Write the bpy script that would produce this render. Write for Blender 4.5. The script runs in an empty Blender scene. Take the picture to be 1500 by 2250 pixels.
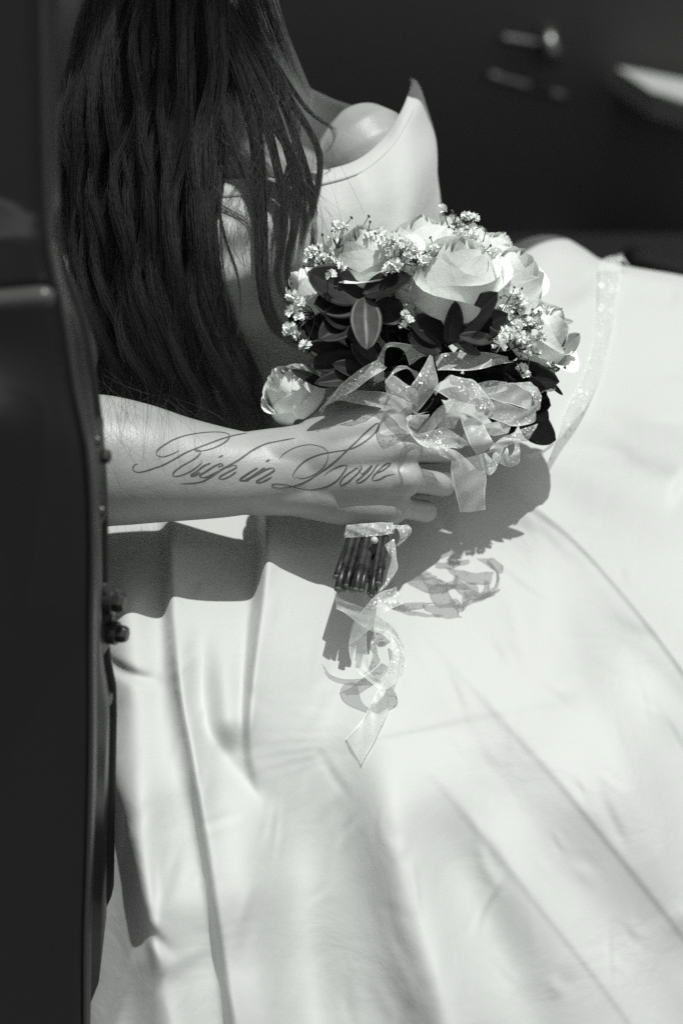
import bpy, math, random
import numpy as np
from mathutils import Vector, Matrix
from mathutils.bvhtree import BVHTree

random.seed(7); rng = np.random.default_rng(7)
scene = bpy.context.scene
COL = scene.collection

# ------------------------------------------------------------------ camera
PITCH = math.radians(30.0)          # looking down at the seated bride
DIST = 1.70                         # camera to the hand plane, metres
SC = 0.80 / 2250.0                  # metres per photo pixel at that distance
O = np.array([0.0, 0.0, 0.72])      # point on the optical axis at DIST
R_ = np.array([1.0, 0.0, 0.0])
U_ = np.array([0.0, math.sin(PITCH), math.cos(PITCH)])
N_ = np.array([0.0, -math.cos(PITCH), math.sin(PITCH)])
CAM = O + N_ * DIST
cam_d = bpy.data.cameras.new('camera'); cam = bpy.data.objects.new('camera', cam_d); COL.objects.link(cam)
cam.location = CAM
cam.rotation_euler = (math.pi / 2 - PITCH, 0, 0)
cam_d.sensor_fit = 'VERTICAL'; cam_d.sensor_height = 36.0; cam_d.lens = 36.0 * DIST / 0.80
cam_d.clip_end = 300; cam_d.clip_start = 0.05
cam_d.dof.use_dof = True; cam_d.dof.focus_distance = DIST - 0.04; cam_d.dof.aperture_fstop = 3.3
scene.camera = cam

# ------------------------------------------------------------------ light
s_view = np.array([0.14, 0.82, 0.56]); s_view /= np.linalg.norm(s_view)
SUN = R_ * s_view[0] + U_ * s_view[1] + N_ * s_view[2]
elev = math.asin(SUN[2]); azim = math.atan2(SUN[0], SUN[1])
world = bpy.data.worlds.new('World'); scene.world = world; world.use_nodes = True
wn = world.node_tree; bgn = wn.nodes['Background']
sky = wn.nodes.new('ShaderNodeTexSky'); sky.sky_type = 'NISHITA'; sky.sun_disc = False
sky.sun_elevation = elev; sky.sun_rotation = azim
bw = wn.nodes.new('ShaderNodeRGBToBW')          # black-and-white picture: neutral sky light
wn.links.new(sky.outputs[0], bw.inputs[0]); wn.links.new(bw.outputs[0], bgn.inputs[0])
bgn.inputs[1].default_value = 0.15
sun_d = bpy.data.lights.new('sun', 'SUN'); sun_d.energy = 3.4; sun_d.angle = math.radians(0.53)
sun_d.color = (1.0, 0.995, 0.985)
sun = bpy.data.objects.new('sun', sun_d); COL.objects.link(sun)
sun.rotation_euler = Vector(SUN).to_track_quat('Z', 'Y').to_euler(); sun.location = (0, 0, 6)
scene.view_settings.view_transform = 'Standard'; scene.view_settings.look = 'None'
scene.view_settings.exposure = 0.0; scene.view_settings.gamma = 1.0
scene.render.engine = 'CYCLES'
scene.cycles.use_denoising = False
scene.cycles.max_bounces = 8; scene.cycles.transparent_max_bounces = 24
scene.cycles.use_adaptive_sampling = False

# ------------------------------------------------------------------ helpers
def V(px, py, w=0.0):
    px = np.asarray(px, float); py = np.asarray(py, float); w = np.asarray(w, float)
    k = SC * (DIST - w) / DIST
    return O + ((px - 750) * k)[..., None] * R_ + ((1125 - py) * k)[..., None] * U_ + w[..., None] * N_

def VD(x, y, w):                    # a direction given along picture right / up / towards viewer
    d = R_ * x + U_ * y + N_ * w
    return d / np.linalg.norm(d)

def on_plane(px, py, p0, n):
    ray = V(px, py, 0.0) - CAM
    t = ((p0 - CAM) @ n) / (ray @ n)
    return CAM + ray * t[..., None]

def mesh_np(name, verts, faces, smooth=True, uv=None):
    me = bpy.data.meshes.new(name)
    verts = np.asarray(verts, np.float32).reshape(-1, 3)
    if isinstance(faces, np.ndarray):
        k = faces.shape[1]; nf = len(faces)
        me.vertices.add(len(verts)); me.vertices.foreach_set('co', verts.ravel())
        me.loops.add(nf * k); me.loops.foreach_set('vertex_index', faces.ravel().astype(np.int32))
        me.polygons.add(nf); me.polygons.foreach_set('loop_start', np.arange(0, nf * k, k, dtype=np.int32))
        me.update(calc_edges=True)
    else:
        me.from_pydata([tuple(v) for v in verts], [], faces); me.update()
    if smooth: me.polygons.foreach_set('use_smooth', np.ones(len(me.polygons), bool))
    if uv is not None:
        l = me.uv_layers.new(name='UVMap'); vi = np.empty(len(me.loops), np.int32)
        me.loops.foreach_get('vertex_index', vi)
        l.data.foreach_set('uv', np.asarray(uv, np.float32)[vi].ravel())
    me.validate(); me.update()
    return me

def obj(name, me, mat=None, parent=None):
    o = bpy.data.objects.new(name, me); COL.objects.link(o)
    if mat is not None and me is not None and len(me.materials) == 0: me.materials.append(mat)
    if parent is not None:
        o.parent = parent
        o.matrix_parent_inverse = parent.matrix_world.inverted() if parent.matrix_world != Matrix() else Matrix()
    return o

def thing(name, label, cat, loc=(0, 0, 0), group=None):
    e = bpy.data.objects.new(name, None); COL.objects.link(e)
    e['label'] = label; e['category'] = cat; e.empty_display_size = .05
    e['base'] = [float(c) for c in loc]
    return e

def grid_faces(nr, nc):
    i = np.arange(nr - 1)[:, None] * nc + np.arange(nc - 1)[None, :]
    i = i.ravel()
    return np.stack([i, i + 1, i + nc + 1, i + nc], 1)

def cr(pts, n):
    """Catmull-Rom resample of an (k, d) list to n points, chord-length spaced."""
    p = np.asarray(pts, float)
    if len(p) == 2:
        t = np.linspace(0, 1, n)[:, None]; return p[0] * (1 - t) + p[1] * t
    e = np.vstack([2 * p[0] - p[1], p, 2 * p[-1] - p[-2]])
    out = []
    m = 24
    for i in range(len(p) - 1):
        a, b, c, d = e[i], e[i + 1], e[i + 2], e[i + 3]
        t = np.linspace(0, 1, m, endpoint=False)[:, None]
        out.append(.5 * (2 * b + (c - a) * t + (2 * a - 5 * b + 4 * c - d) * t ** 2 + (3 * b - a - 3 * c + d) * t ** 3))
    out = np.vstack(out + [p[-1:]])
    L = np.r_[0, np.cumsum(np.linalg.norm(np.diff(out, axis=0), axis=1))]
    if L[-1] == 0: return np.repeat(p[:1], n, 0)
    s = np.linspace(0, L[-1], n)
    return np.stack([np.interp(s, L, out[:, k]) for k in range(p.shape[1])], 1)

def tube(pts, rad, sides=12, cap=True, round_cap=True):
    pts = np.asarray(pts, float); rad = np.broadcast_to(np.asarray(rad, float), (len(pts),)).copy()
    if round_cap:
        d0 = pts[0] - pts[1]; d0 /= np.linalg.norm(d0); d1 = pts[-1] - pts[-2]; d1 /= np.linalg.norm(d1)
        A = np.radians([84, 70, 55, 40, 25, 10] if sides > 40 else [80, 55, 28])
        P0 = [pts[0] + d0 * rad[0] * math.sin(a) for a in A]; r0 = [rad[0] * math.cos(a) for a in A]
        P1 = [pts[-1] + d1 * rad[-1] * math.sin(a) for a in A[::-1]]; r1 = [rad[-1] * math.cos(a) for a in A[::-1]]
        pts = np.vstack([P0, pts, P1]); rad = np.r_[r0, rad, r1]
    n = len(pts); t = np.gradient(pts, axis=0); t /= np.linalg.norm(t, axis=1)[:, None] + 1e-12
    ref = np.array([0.3, 0.2, .93]);
    if abs(t[0] @ ref) > .9: ref = np.array([1., 0, 0])
    u = np.cross(t[0], ref); u /= np.linalg.norm(u)
    vs = []; ang = np.linspace(0, 2 * math.pi, sides, endpoint=False)
    for i in range(n):
        u = u - t[i] * (u @ t[i]); u /= np.linalg.norm(u); b = np.cross(t[i], u)
        vs.append(pts[i] + rad[i] * (np.cos(ang)[:, None] * u + np.sin(ang)[:, None] * b))
    vs = np.vstack(vs); f = []
    for i in range(n - 1):
        for j in range(sides):
            k = (j + 1) % sides
            f.append((i * sides + j, i * sides + k, (i + 1) * sides + k, (i + 1) * sides + j))
    if cap:
        f.append(tuple(range(sides - 1, -1, -1))); f.append(tuple((n - 1) * sides + j for j in range(sides)))
    return vs, f

class MB:
    def __init__(s): s.v = []; s.f = []; s.n = 0
    def add(s, v, f):
        v = np.asarray(v, float); s.v.append(v)
        s.f += [tuple(int(i) + s.n for i in q) for q in f]; s.n += len(v); return s
    def tube(s, *a, **k): return s.add(*tube(*a, **k))
    def box(s, c, ax, ay, az):
        c = np.asarray(c, float); q = []
        for i in (-1, 1):
            for j in (-1, 1):
                for k in (-1, 1): q.append(c + i * np.asarray(ax) + j * np.asarray(ay) + k * np.asarray(az))
        return s.add(q, [(0, 1, 3, 2), (4, 6, 7, 5), (0, 4, 5, 1), (2, 3, 7, 6), (0, 2, 6, 4), (1, 5, 7, 3)])
    def build(s, name, mat, parent=None, smooth=True):
        return obj(name, mesh_np(name, np.vstack(s.v), s.f, smooth), mat, parent)

def bevel(o, w=.004, seg=3):
    m = o.modifiers.new('bevel', 'BEVEL'); m.width = w; m.segments = seg; m.limit_method = 'ANGLE'

TINT = (0.962, 1.0, 0.962)
def gray(v): return (v * TINT[0], v * TINT[1], v * TINT[2], 1)

def principled(name, v, rough=.5, spec=.5, **kw):
    m = bpy.data.materials.new(name); m.use_nodes = True
    b = m.node_tree.nodes['Principled BSDF']
    b.inputs['Base Color'].default_value = gray(v); b.inputs['Roughness'].default_value = rough
    b.inputs['Specular IOR Level'].default_value = spec
    for k, x in kw.items(): b.inputs[k.replace('_', ' ')].default_value = x
    return m, m.node_tree, b

def add_bump(nt, b, scale, strength, dist=.001, detail=4, coord='Object'):
    tc = nt.nodes.new('ShaderNodeTexCoord'); nz = nt.nodes.new('ShaderNodeTexNoise'); bp = nt.nodes.new('ShaderNodeBump')
    nz.inputs['Scale'].default_value = scale; nz.inputs['Detail'].default_value = detail
    bp.inputs['Strength'].default_value = strength; bp.inputs['Distance'].default_value = dist
    nt.links.new(tc.outputs[coord], nz.inputs['Vector']); nt.links.new(nz.outputs[0], bp.inputs['Height'])
    nt.links.new(bp.outputs[0], b.inputs['Normal'])
    return nz

def add_bump2(nt, b, scale, strength, dist, detail=4):      # a coarser relief under the fine one
    fine = b.inputs['Normal'].links[0].from_node
    tc = nt.nodes.new('ShaderNodeTexCoord'); nz = nt.nodes.new('ShaderNodeTexNoise'); bp = nt.nodes.new('ShaderNodeBump')
    nz.inputs['Scale'].default_value = scale; nz.inputs['Detail'].default_value = detail; nz.inputs['Distortion'].default_value = .6
    bp.inputs['Strength'].default_value = strength; bp.inputs['Distance'].default_value = dist
    nt.links.new(tc.outputs['Object'], nz.inputs['Vector']); nt.links.new(nz.outputs[0], bp.inputs['Height'])
    nt.links.new(bp.outputs[0], fine.inputs['Normal'])

def vary(nt, b, nz, lo, hi):
    mr = nt.nodes.new('ShaderNodeValToRGB')
    mr.color_ramp.elements[0].position = .3; mr.color_ramp.elements[1].position = .7
    mr.color_ramp.elements[0].color = gray(lo); mr.color_ramp.elements[1].color = gray(hi)
    nt.links.new(nz.outputs[0], mr.inputs[0]); nt.links.new(mr.outputs[0], b.inputs['Base Color'])

# ------------------------------------------------------------------ materials
M = {}
M['satin'], nt, b = principled('satin', .58, .58, .2, Sheen_Weight=.2)
add_bump(nt, b, 1100, .12, .0006, 3); add_bump2(nt, b, 15, .36, .007, 6)
M['skin'], nt, b = principled('skin', .47, .42, .5, Subsurface_Weight=.08)
b.inputs['Subsurface Scale'].default_value = .004
nz = add_bump(nt, b, 620, .4, .0006, 5); add_bump2(nt, b, 75, .22, .002, 4)
nz2 = nt.nodes.new('ShaderNodeTexNoise'); nz2.inputs['Scale'].default_value = 34; nz2.inputs['Detail'].default_value = 5
tc = nt.nodes.new('ShaderNodeTexCoord'); nt.links.new(tc.outputs['Object'], nz2.inputs['Vector']); vary(nt, b, nz2, .345, .425)
M['ink'], nt, b = principled('tattoo_ink', .055, .5, .3)
nz = add_bump(nt, b, 700, .1, .0005); vary(nt, b, nz, .06, .13)
M['hair'], nt, b = principled('hair', .066, .38, .6)
M['nail'], nt, b = principled('nail', .5, .25, .5)
M['petal'], nt, b = principled('petal', .94, .6, .25, Sheen_Weight=.3)
add_bump(nt, b, 5.0, .42, .002, 5)
tr = nt.nodes.new('ShaderNodeBsdfTranslucent'); tr.inputs[0].default_value = gray(.88)
mx = nt.nodes.new('ShaderNodeMixShader'); mx.inputs[0].default_value = .06
out = nt.nodes['Material Output']
nt.links.new(b.outputs[0], mx.inputs[1]); nt.links.new(tr.outputs[0], mx.inputs[2]); nt.links.new(mx.outputs[0], out.inputs[0])
M['floret'], nt, b = principled('floret', .9, .6, .2)
M['sprig'], nt, b = principled('sprig_stem', .10, .6, .3)
M['stem'], nt, b = principled('stem', .03, .34, .45)
nz = add_bump(nt, b, 180, .3, .001); vary(nt, b, nz, .015, .045)
M['cut'], nt, b = principled('cut_stem', .2, .7, .2)
M['pearl'], nt, b = principled('pearl', .6, .12, .7, Coat_Weight=.6)

def leaf_mat(name, lo, hi, rib, rough):
    m, nt, b = principled(name, lo, rough, .22)
    uvn = nt.nodes.new('ShaderNodeTexCoord'); sep = nt.nodes.new('ShaderNodeSeparateXYZ')
    nt.links.new(uvn.outputs['UV'], sep.inputs[0])
    sub = nt.nodes.new('ShaderNodeMath'); sub.operation = 'SUBTRACT'; sub.inputs[1].default_value = .5
    ab = nt.nodes.new('ShaderNodeMath'); ab.operation = 'ABSOLUTE'
    lt = nt.nodes.new('ShaderNodeMath'); lt.operation = 'LESS_THAN'; lt.inputs[1].default_value = .016
    nt.links.new(sep.outputs[0], sub.inputs[0]); nt.links.new(sub.outputs[0], ab.inputs[0]); nt.links.new(ab.outputs[0], lt.inputs[0])
    nz = add_bump(nt, b, 150, .2, .001, 5)
    rp = nt.nodes.new('ShaderNodeValToRGB'); rp.color_ramp.elements[0].color = gray(lo); rp.color_ramp.elements[1].color = gray(hi)
    rp.color_ramp.elements[0].position = .35; rp.color_ramp.elements[1].position = .7
    nt.links.new(nz.outputs[0], rp.inputs[0])
    mc = nt.nodes.new('ShaderNodeMix'); mc.data_type = 'RGBA'; mc.inputs[7].default_value = gray(rib)
    nt.links.new(lt.outputs[0], mc.inputs[0]); nt.links.new(rp.outputs[0], mc.inputs[6]); nt.links.new(mc.outputs[2], b.inputs['Base Color'])
    return m
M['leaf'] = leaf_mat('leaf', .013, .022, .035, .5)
M['leaf_lit'] = leaf_mat('leaf_sunlit', .050, .080, .15, .40)  # lit copy of leaf: paler tone paints the light on it
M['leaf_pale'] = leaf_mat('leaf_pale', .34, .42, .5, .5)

# organza ribbon: sheer weave, opaque selvedge, glitter flecks
m = bpy.data.materials.new('organza'); m.use_nodes = True; nt = m.node_tree; L = nt.links.new
b = nt.nodes['Principled BSDF']; b.inputs['Base Color'].default_value = gray(.90); b.inputs['Roughness'].default_value = .35
b.inputs['Specular IOR Level'].default_value = .6
trl = nt.nodes.new('ShaderNodeBsdfTranslucent'); trl.inputs[0].default_value = gray(.88)
mt = nt.nodes.new('ShaderNodeMixShader'); mt.inputs[0].default_value = .30; L(b.outputs[0], mt.inputs[1]); L(trl.outputs[0], mt.inputs[2])
uvn = nt.nodes.new('ShaderNodeTexCoord'); sep = nt.nodes.new('ShaderNodeSeparateXYZ'); L(uvn.outputs['UV'], sep.inputs[0])
def mth(op, a=None, bv=None):
    n = nt.nodes.new('ShaderNodeMath'); n.operation = op
    for i, x in enumerate((a, bv)):
        if x is None: continue
        if isinstance(x, (int, float)): n.inputs[i].default_value = x
        else: L(x, n.inputs[i])
    return n.outputs[0]
edge = mth('GREATER_THAN', mth('ABSOLUTE', mth('SUBTRACT', sep.outputs[0], .5)), .455)
mp = nt.nodes.new('ShaderNodeMapping'); L(uvn.outputs['Object'], mp.inputs[0])
vor = nt.nodes.new('ShaderNodeTexVoronoi'); vor.inputs['Scale'].default_value = 620; L(uvn.outputs['Object'], vor.inputs['Vector'])
nzp = nt.nodes.new('ShaderNodeTexNoise'); nzp.inputs['Scale'].default_value = 38; nzp.inputs['Detail'].default_value = 2; L(uvn.outputs['Object'], nzp.inputs['Vector'])
sepc = nt.nodes.new('ShaderNodeSeparateColor'); L(vor.outputs['Color'], sepc.inputs[0])
pick = mth('LESS_THAN', sepc.outputs[0], mth('MULTIPLY', mth('SUBTRACT', nzp.outputs[0], .46), 4.0))
fleck = mth('MULTIPLY', mth('LESS_THAN', vor.outputs['Distance'], .42), pick)
wave = nt.nodes.new('ShaderNodeTexNoise'); wave.inputs['Scale'].default_value = 800; L(uvn.outputs['Object'], wave.inputs['Vector'])
sheer = mth('ADD', mth('MULTIPLY', wave.outputs[0], .2), .40)
alpha = mth('MAXIMUM', mth('MAXIMUM', sheer, mth('MULTIPLY', edge, .85)), mth('MULTIPLY', fleck, .95))
tp = nt.nodes.new('ShaderNodeBsdfTransparent'); tp.inputs[0].default_value = (1, 1, 1, 1)
gl = nt.nodes.new('ShaderNodeBsdfGlossy'); gl.inputs['Roughness'].default_value = .5; gl.inputs[0].default_value = gray(.95)
fn = nt.nodes.new('ShaderNodeVectorMath'); fn.operation = 'ADD'
geo = nt.nodes.new('ShaderNodeNewGeometry')
vs1 = nt.nodes.new('ShaderNodeVectorMath'); vs1.operation = 'SUBTRACT'; vs1.inputs[1].default_value = (.5, .5, .5); L(vor.outputs['Color'], vs1.inputs[0])
vs2 = nt.nodes.new('ShaderNodeVectorMath'); vs2.operation = 'SCALE'; vs2.inputs['Scale'].default_value = 1.6; L(vs1.outputs[0], vs2.inputs[0])
L(geo.outputs['Normal'], fn.inputs[0]); L(vs2.outputs[0], fn.inputs[1])
nn = nt.nodes.new('ShaderNodeVectorMath'); nn.operation = 'NORMALIZE'; L(fn.outputs[0], nn.inputs[0]); L(nn.outputs[0], gl.inputs['Normal'])
df = nt.nodes.new('ShaderNodeBsdfDiffuse'); df.inputs[0].default_value = gray(.95)
mg = nt.nodes.new('ShaderNodeMixShader'); mg.inputs[0].default_value = .5; L(df.outputs[0], mg.inputs[1]); L(gl.outputs[0], mg.inputs[2])
mf = nt.nodes.new('ShaderNodeMixShader'); L(fleck, mf.inputs[0]); L(mt.outputs[0], mf.inputs[1]); L(mg.outputs[0], mf.inputs[2])
ma = nt.nodes.new('ShaderNodeMixShader'); L(alpha, ma.inputs[0]); L(tp.outputs[0], ma.inputs[1]); L(mf.outputs[0], ma.inputs[2])
L(ma.outputs[0], nt.nodes['Material Output'].inputs[0]); M['organza'] = m

M['paint'], nt, b = principled('car_paint', .018, .34, .4, Coat_Weight=.9)
b.inputs['Coat Roughness'].default_value = .16
nz = add_bump(nt, b, 6, .05, .01, 2)
M['edge'], nt, b = principled('door_edge_paint', .022, .3, .5)
M['rubber'], nt, b = principled('rubber', .02, .7, .3)
M['bolt'], nt, b = principled('dark_metal', .05, .28, .6, Metallic=.6)
M['chrome'], nt, b = principled('chrome', .22, .4, .5, Metallic=1.0)
M['cabin'], nt, b = principled('cabin_plastic', .072, .6, .3); nz = add_bump(nt, b, 90, .2, .002)
M['leather'], nt, b = principled('leather', .12, .5, .35); nz = add_bump(nt, b, 140, .3, .002)
M['carpet'], nt, b = principled('carpet', .12, .9, .1); nz = add_bump(nt, b, 400, .5, .003)
M['highlight_metal'], nt, b = principled('highlight_metal', .09, .35, .5, Metallic=.3)  # lighter tone paints in the door's highlights
M['trim'], nt, b = principled('trim', .045, .4, .5)
M['sun_patch_wedge'], nt, b = principled('sun_patch_tone', .42, .5, .3)  # pale tone stands for sunlight on the dark far door
M['asphalt'], nt, b = principled('asphalt', .06, .85, .3); nz = add_bump(nt, b, 120, .5, .004); vary(nt, b, nz, .04, .08)
m = bpy.data.materials.new('window_glass'); m.use_nodes = True
b = m.node_tree.nodes['Principled BSDF']; b.inputs['Base Color'].default_value = gray(.02); b.inputs['Roughness'].default_value = .08
b.inputs['Transmission Weight'].default_value = .35; M['glass'] = m

# ------------------------------------------------------------------ ground
g = MB(); n = 40.0
g.add([(-n, -n, 0), (n, -n, 0), (n, n, 0), (-n, n, 0)], [(0, 1, 2, 3)])
gr = g.build('ground', M['asphalt'], None, False); gr['kind'] = 'structure'

# ------------------------------------------------------------------ the car
car = thing('car', 'black car with its door open beside the seated bride', 'car')
# -- open door in the foreground: front skin, shut-face edge, hinge hardware
e_dir = np.array([.27, .963, 0.0]); h_dir = np.array([-.963, .27, 0.0])     # e: into the shut face, h: along the door
P0 = V(200, 1500, .265)
FN = -e_dir
# outline of the door's edge, traced on its own vertical plane
front = cr([(70, -700), (82, -250), (90, 150), (96, 420), (106, 560), (138, 700), (162, 860), (190, 1000), (199, 1200), (196, 1400), (196, 1600), (191, 1850), (184, 2060), (183, 2250), (180, 2700)], 110)
back = cr([(84, -700), (94, -250), (102, 150), (108, 420), (120, 560), (170, 700), (197, 860), (212, 1000), (219, 1200), (219, 1400), (236, 1500), (238, 1560), (234, 1800), (232, 1950), (224, 2100), (196, 2240), (186, 2700)], 110)
THK = .085
F3 = on_plane(front[:, 0], front[:, 1], P0, FN)
def back_at_z(zs):
    B = on_plane(back[:, 0], back[:, 1], P0 + e_dir * THK, FN)
    o = np.argsort(B[:, 2]); Bz = B[o]
    return np.stack([np.interp(zs, Bz[:, 2], Bz[:, k]) for k in range(3)], 1)
B3 = back_at_z(F3[:, 2]); B3[:, 2] = F3[:, 2]
def door_relief(z):     # outward bulge of the door skin by height: belt ledge, shoulder line, tuck-under
    zb = 1.075
    r = np.where(z > zb, -.028, .0) + .012 * np.exp(-((z - zb + .055) / .05) ** 2) * (z <= zb)
    k = np.clip((z - .935) / .07, 0, 1); r = r + .030 * (1 - k * k * (3 - 2 * k)) - .012
    r = r - .05 * np.clip((.45 - z) / .4, 0, 1) ** 2 - .010 * np.clip((.80 - z) / .02, 0, 1)
    return r
ncol = 16; rows = []
for f3 in F3:
    k = np.linspace(0, 1, ncol); k = k ** 1.5
    rr = door_relief(f3[2]) * np.clip(k * 9, 0, 1)
    rows.append(f3 + (k * .75)[:, None] * h_dir + rr[:, None] * FN)
rows = np.array(rows)
door = obj('door', mesh_np('door', rows.reshape(-1, 3), grid_faces(len(F3), ncol)), M['paint'], car)
door['label'] = 'open black door with hinge hardware on its edge'
md = door.modifiers.new('solid', 'SOLIDIFY'); md.thickness = .012; md.offset = -1
# shut face with a rolled lip and a step
prof = [(0, 0), (.05, .003), (.12, .004), (.2, -.002), (.55, -.003), (.62, .003), (.9, .003), (1, 0)]
sf = []
nrm = np.cross(e_dir, np.array([0, 0, 1.0]))
for f3, b3 in zip(F3, B3):
    sf.append([f3 * (1 - t) + b3 * t + nrm * dv for t, dv in prof])
sf = np.array(sf)
shut = obj('shut_face', mesh_np('shut_face', sf.reshape(-1, 3), grid_faces(len(F3), len(prof))), M['edge'], door)
inner = np.array([[b3 + h_dir * t for t in (0, .05, .2, .75)] for b3 in B3])
obj('inner_panel', mesh_np('inner_panel', inner.reshape(-1, 3), grid_faces(len(B3), 4)), M['cabin'], door)
MB().tube(B3[::2] + nrm * .002, .0045, 8).build('rubber_seal', M['rubber'], door)
MB().tube(F3[::2] + nrm * .002, .0018, 8).build('lip', M['highlight_metal'], door)  # light line added to draw the highlight on the door edge
def on_edge(px, py, t):       # point on the shut face seen at a pixel
    return on_plane(np.float64(px), np.float64(py), P0 + e_dir * THK * t, FN)
def bolt_at(px, py, t, r, hgt=.006, axis=None, name='bolt'):
    c = on_edge(px, py, t); a = nrm if axis is None else axis
    m = MB(); m.tube([c - a * .003, c + a * hgt], [r * 1.35, r * 1.3], 18, round_cap=False)
    m.tube([c + a * hgt * .9, c + a * (hgt * 1.5), c + a * hgt * 1.9], [r, r, r * .8], 6, round_cap=False)
    o = m.build(name, M['bolt'], door, False); bevel(o, .0006, 2); return o
bolt_at(186, 966, .75, .0042); bolt_at(207, 1000, .98, .0052); bolt_at(196, 1120, .8, .0042)
bolt_at(230, 1318, 1.0, .0075, .008); bolt_at(236, 1388, 1.0, .0065, .008)
bolt_at(222, 1533, .9, .006, .004)
# light strip added for the highlight along the belt ledge
bm = np.array([on_plane(np.float64(x), np.float64(y), P0 + FN * .012, FN) for x, y in [(98, 652), (60, 655), (0, 660), (-120, 668), (-400, 690)]])
MB().tube(cr(bm, 16), .0065, 12).build('belt_highlight_strip', M['highlight_metal'], door)
# hinge bracket
for (pa, pb, r, nm) in [((212, 1282), (228, 1350), .0075, 'hinge_knuckle'), ((228, 1290), (236, 1340), .0065, 'hinge_knuckle')]:
    a = on_edge(*pa, 1.0); c = on_edge(*pb, 1.0); MB().tube(cr([a, (a + c) / 2 + nrm * .003, c], 8), r, 14).build(nm, M['bolt'], door)
a = on_edge(212, 1345, .95); c = on_edge(222, 1425, .95)
mbk = MB(); mbk.box((a + c) / 2, nrm * .006, e_dir * .012, (c - a) / 2); o = mbk.build('hinge_plate', M['edge'], door, False); bevel(o, .003)
a = on_edge(203, 930, .85); c = on_edge(213, 1155, .85)
mbk = MB(); mbk.box((a + c) / 2, nrm * .0035, e_dir * .014, (c - a) / 2); o = mbk.build('latch_plate', M['edge'], door, False); bevel(o, .003)
o = MB().tube(np.array([on_edge(150, 790, .7), on_edge(172, 800, .95)]), .006, 12).build('striker', M['bolt'], door)

# -- cabin behind her
def boxpart(name, x0, x1, y0, y1, z0, z1, mat, parent=car, bev=.02):
    m = MB(); m.box(((x0 + x1) / 2, (y0 + y1) / 2, (z0 + z1) / 2), ((x1 - x0) / 2, 0, 0), (0, (y1 - y0) / 2, 0), (0, 0, (z1 - z0) / 2))
    o = m.build(name, mat, parent, False); bevel(o, bev, 4)
    for p in o.data.polygons: p.use_smooth = True
    return o
boxpart('cabin_floor', -1.6, 1.6, .10, 1.87, .16, .20, M['carpet'], bev=.005)
boxpart('sill', -1.6, 1.6, .0, .09, .14, .30, M['paint'])
fd = boxpart('far_door', -1.6, 1.6, 1.75, 1.87, .205, .98, M['cabin'])
boxpart('far_rear_wall', -1.62, -1.5, .35, 1.87, .205, 1.2, M['cabin'])
boxpart('seat_cushion', -.42, .62, .26, .86, .24, .37, M['leather'], bev=.05)
sb = boxpart('seat_backrest', -.50, -.24, .42, .92, .36, 1.02, M['leather'], bev=.07)
boxpart('headrest', -.47, -.36, .54, .80, 1.05, 1.22, M['leather'], bev=.05)
boxpart('centre_console', -.3, 1.2, .90, 1.02, .205, .44, M['cabin'], bev=.03)
boxpart('far_seat_cushion', -.3, .9, 1.06, 1.46, .24, .36, M['leather'], bev=.05)
# roof: its edge throws the shade line across the far shoulder
q = V(np.float64(800), np.float64(232), np.float64(-.115))
ROOF_Z = 1.36; t = (ROOF_Z - q[2]) / SUN[2]; edge_p = q + SUN * t
def edge_y(x): return edge_p[1] + 1.1 * max(0, x - edge_p[0] - .09) - min(.05, 1.4 * max(0, edge_p[0] - .012 - x))
nx, ny = 130, 10; rv = []
for i in range(nx):
    for j in range(ny):
        x = -1.6 + 2.6 * i / (nx - 1); f = j / (ny - 1)
        ye = edge_y(x)
        rv.append((x, ye + (max(1.50, ye + .02) - ye) * f, ROOF_Z + .07 * math.sin(math.pi * f)))
ro = obj('roof', mesh_np('roof', rv, grid_faces(nx, ny)), M['paint'], car)
md = ro.modifiers.new('solid', 'SOLIDIFY'); md.thickness = .03; md.offset = 1
MB().tube([(x, edge_y(x), ROOF_Z) for x in np.linspace(-1.6, 1.0, 130)], .008, 10).build('drip_rail', M['chrome'], car)
# far-door fittings: pale wedge shaped as the patch of sunlight, trim strips, pull handle
def px_wall(px, py, y): return on_plane(np.float64(px), np.float64(py), np.array([0, y, 0.]), np.array([0, 1., 0]))
def strip(name, pts, y, r, mat, par=fd):
    P = np.array([px_wall(a, c, y) for a, c in pts]); return MB().tube(cr(P, 10), r, 10).build(name, mat, par)
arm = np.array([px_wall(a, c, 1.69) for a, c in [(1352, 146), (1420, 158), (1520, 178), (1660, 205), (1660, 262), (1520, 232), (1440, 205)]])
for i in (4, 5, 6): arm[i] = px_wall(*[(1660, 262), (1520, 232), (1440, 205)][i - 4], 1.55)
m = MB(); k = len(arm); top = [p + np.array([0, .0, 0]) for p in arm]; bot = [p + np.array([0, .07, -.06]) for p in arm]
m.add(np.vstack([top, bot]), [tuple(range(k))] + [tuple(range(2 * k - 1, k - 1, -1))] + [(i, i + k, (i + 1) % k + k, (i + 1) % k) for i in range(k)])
o = m.build('sun_patch_wedge', M['sun_patch_wedge'], fd, False); bevel(o, .006, 2)
strip('trim_strip', [(1082, 168), (1150, 188), (1232, 212)], 1.74, .008, M['trim'])
strip('trim_strip', [(1110, 86), (1160, 94), (1200, 104)], 1.74, .008, M['trim'])
c = px_wall(1206, 108, 1.71)
m = MB(); m.tube(cr([c + np.array([0, .05, .01]), c + np.array([0, 0, .012]), c + np.array([.004, -.004, -.012]), c + np.array([.006, .05, -.03])], 12), [.014] * 12, 12)
m.build('door_pull', M['chrome'], fd)
strip('console_rim', [(1392, 562), (1450, 578), (1560, 612)], .96, .014, M['trim'], car)

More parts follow.
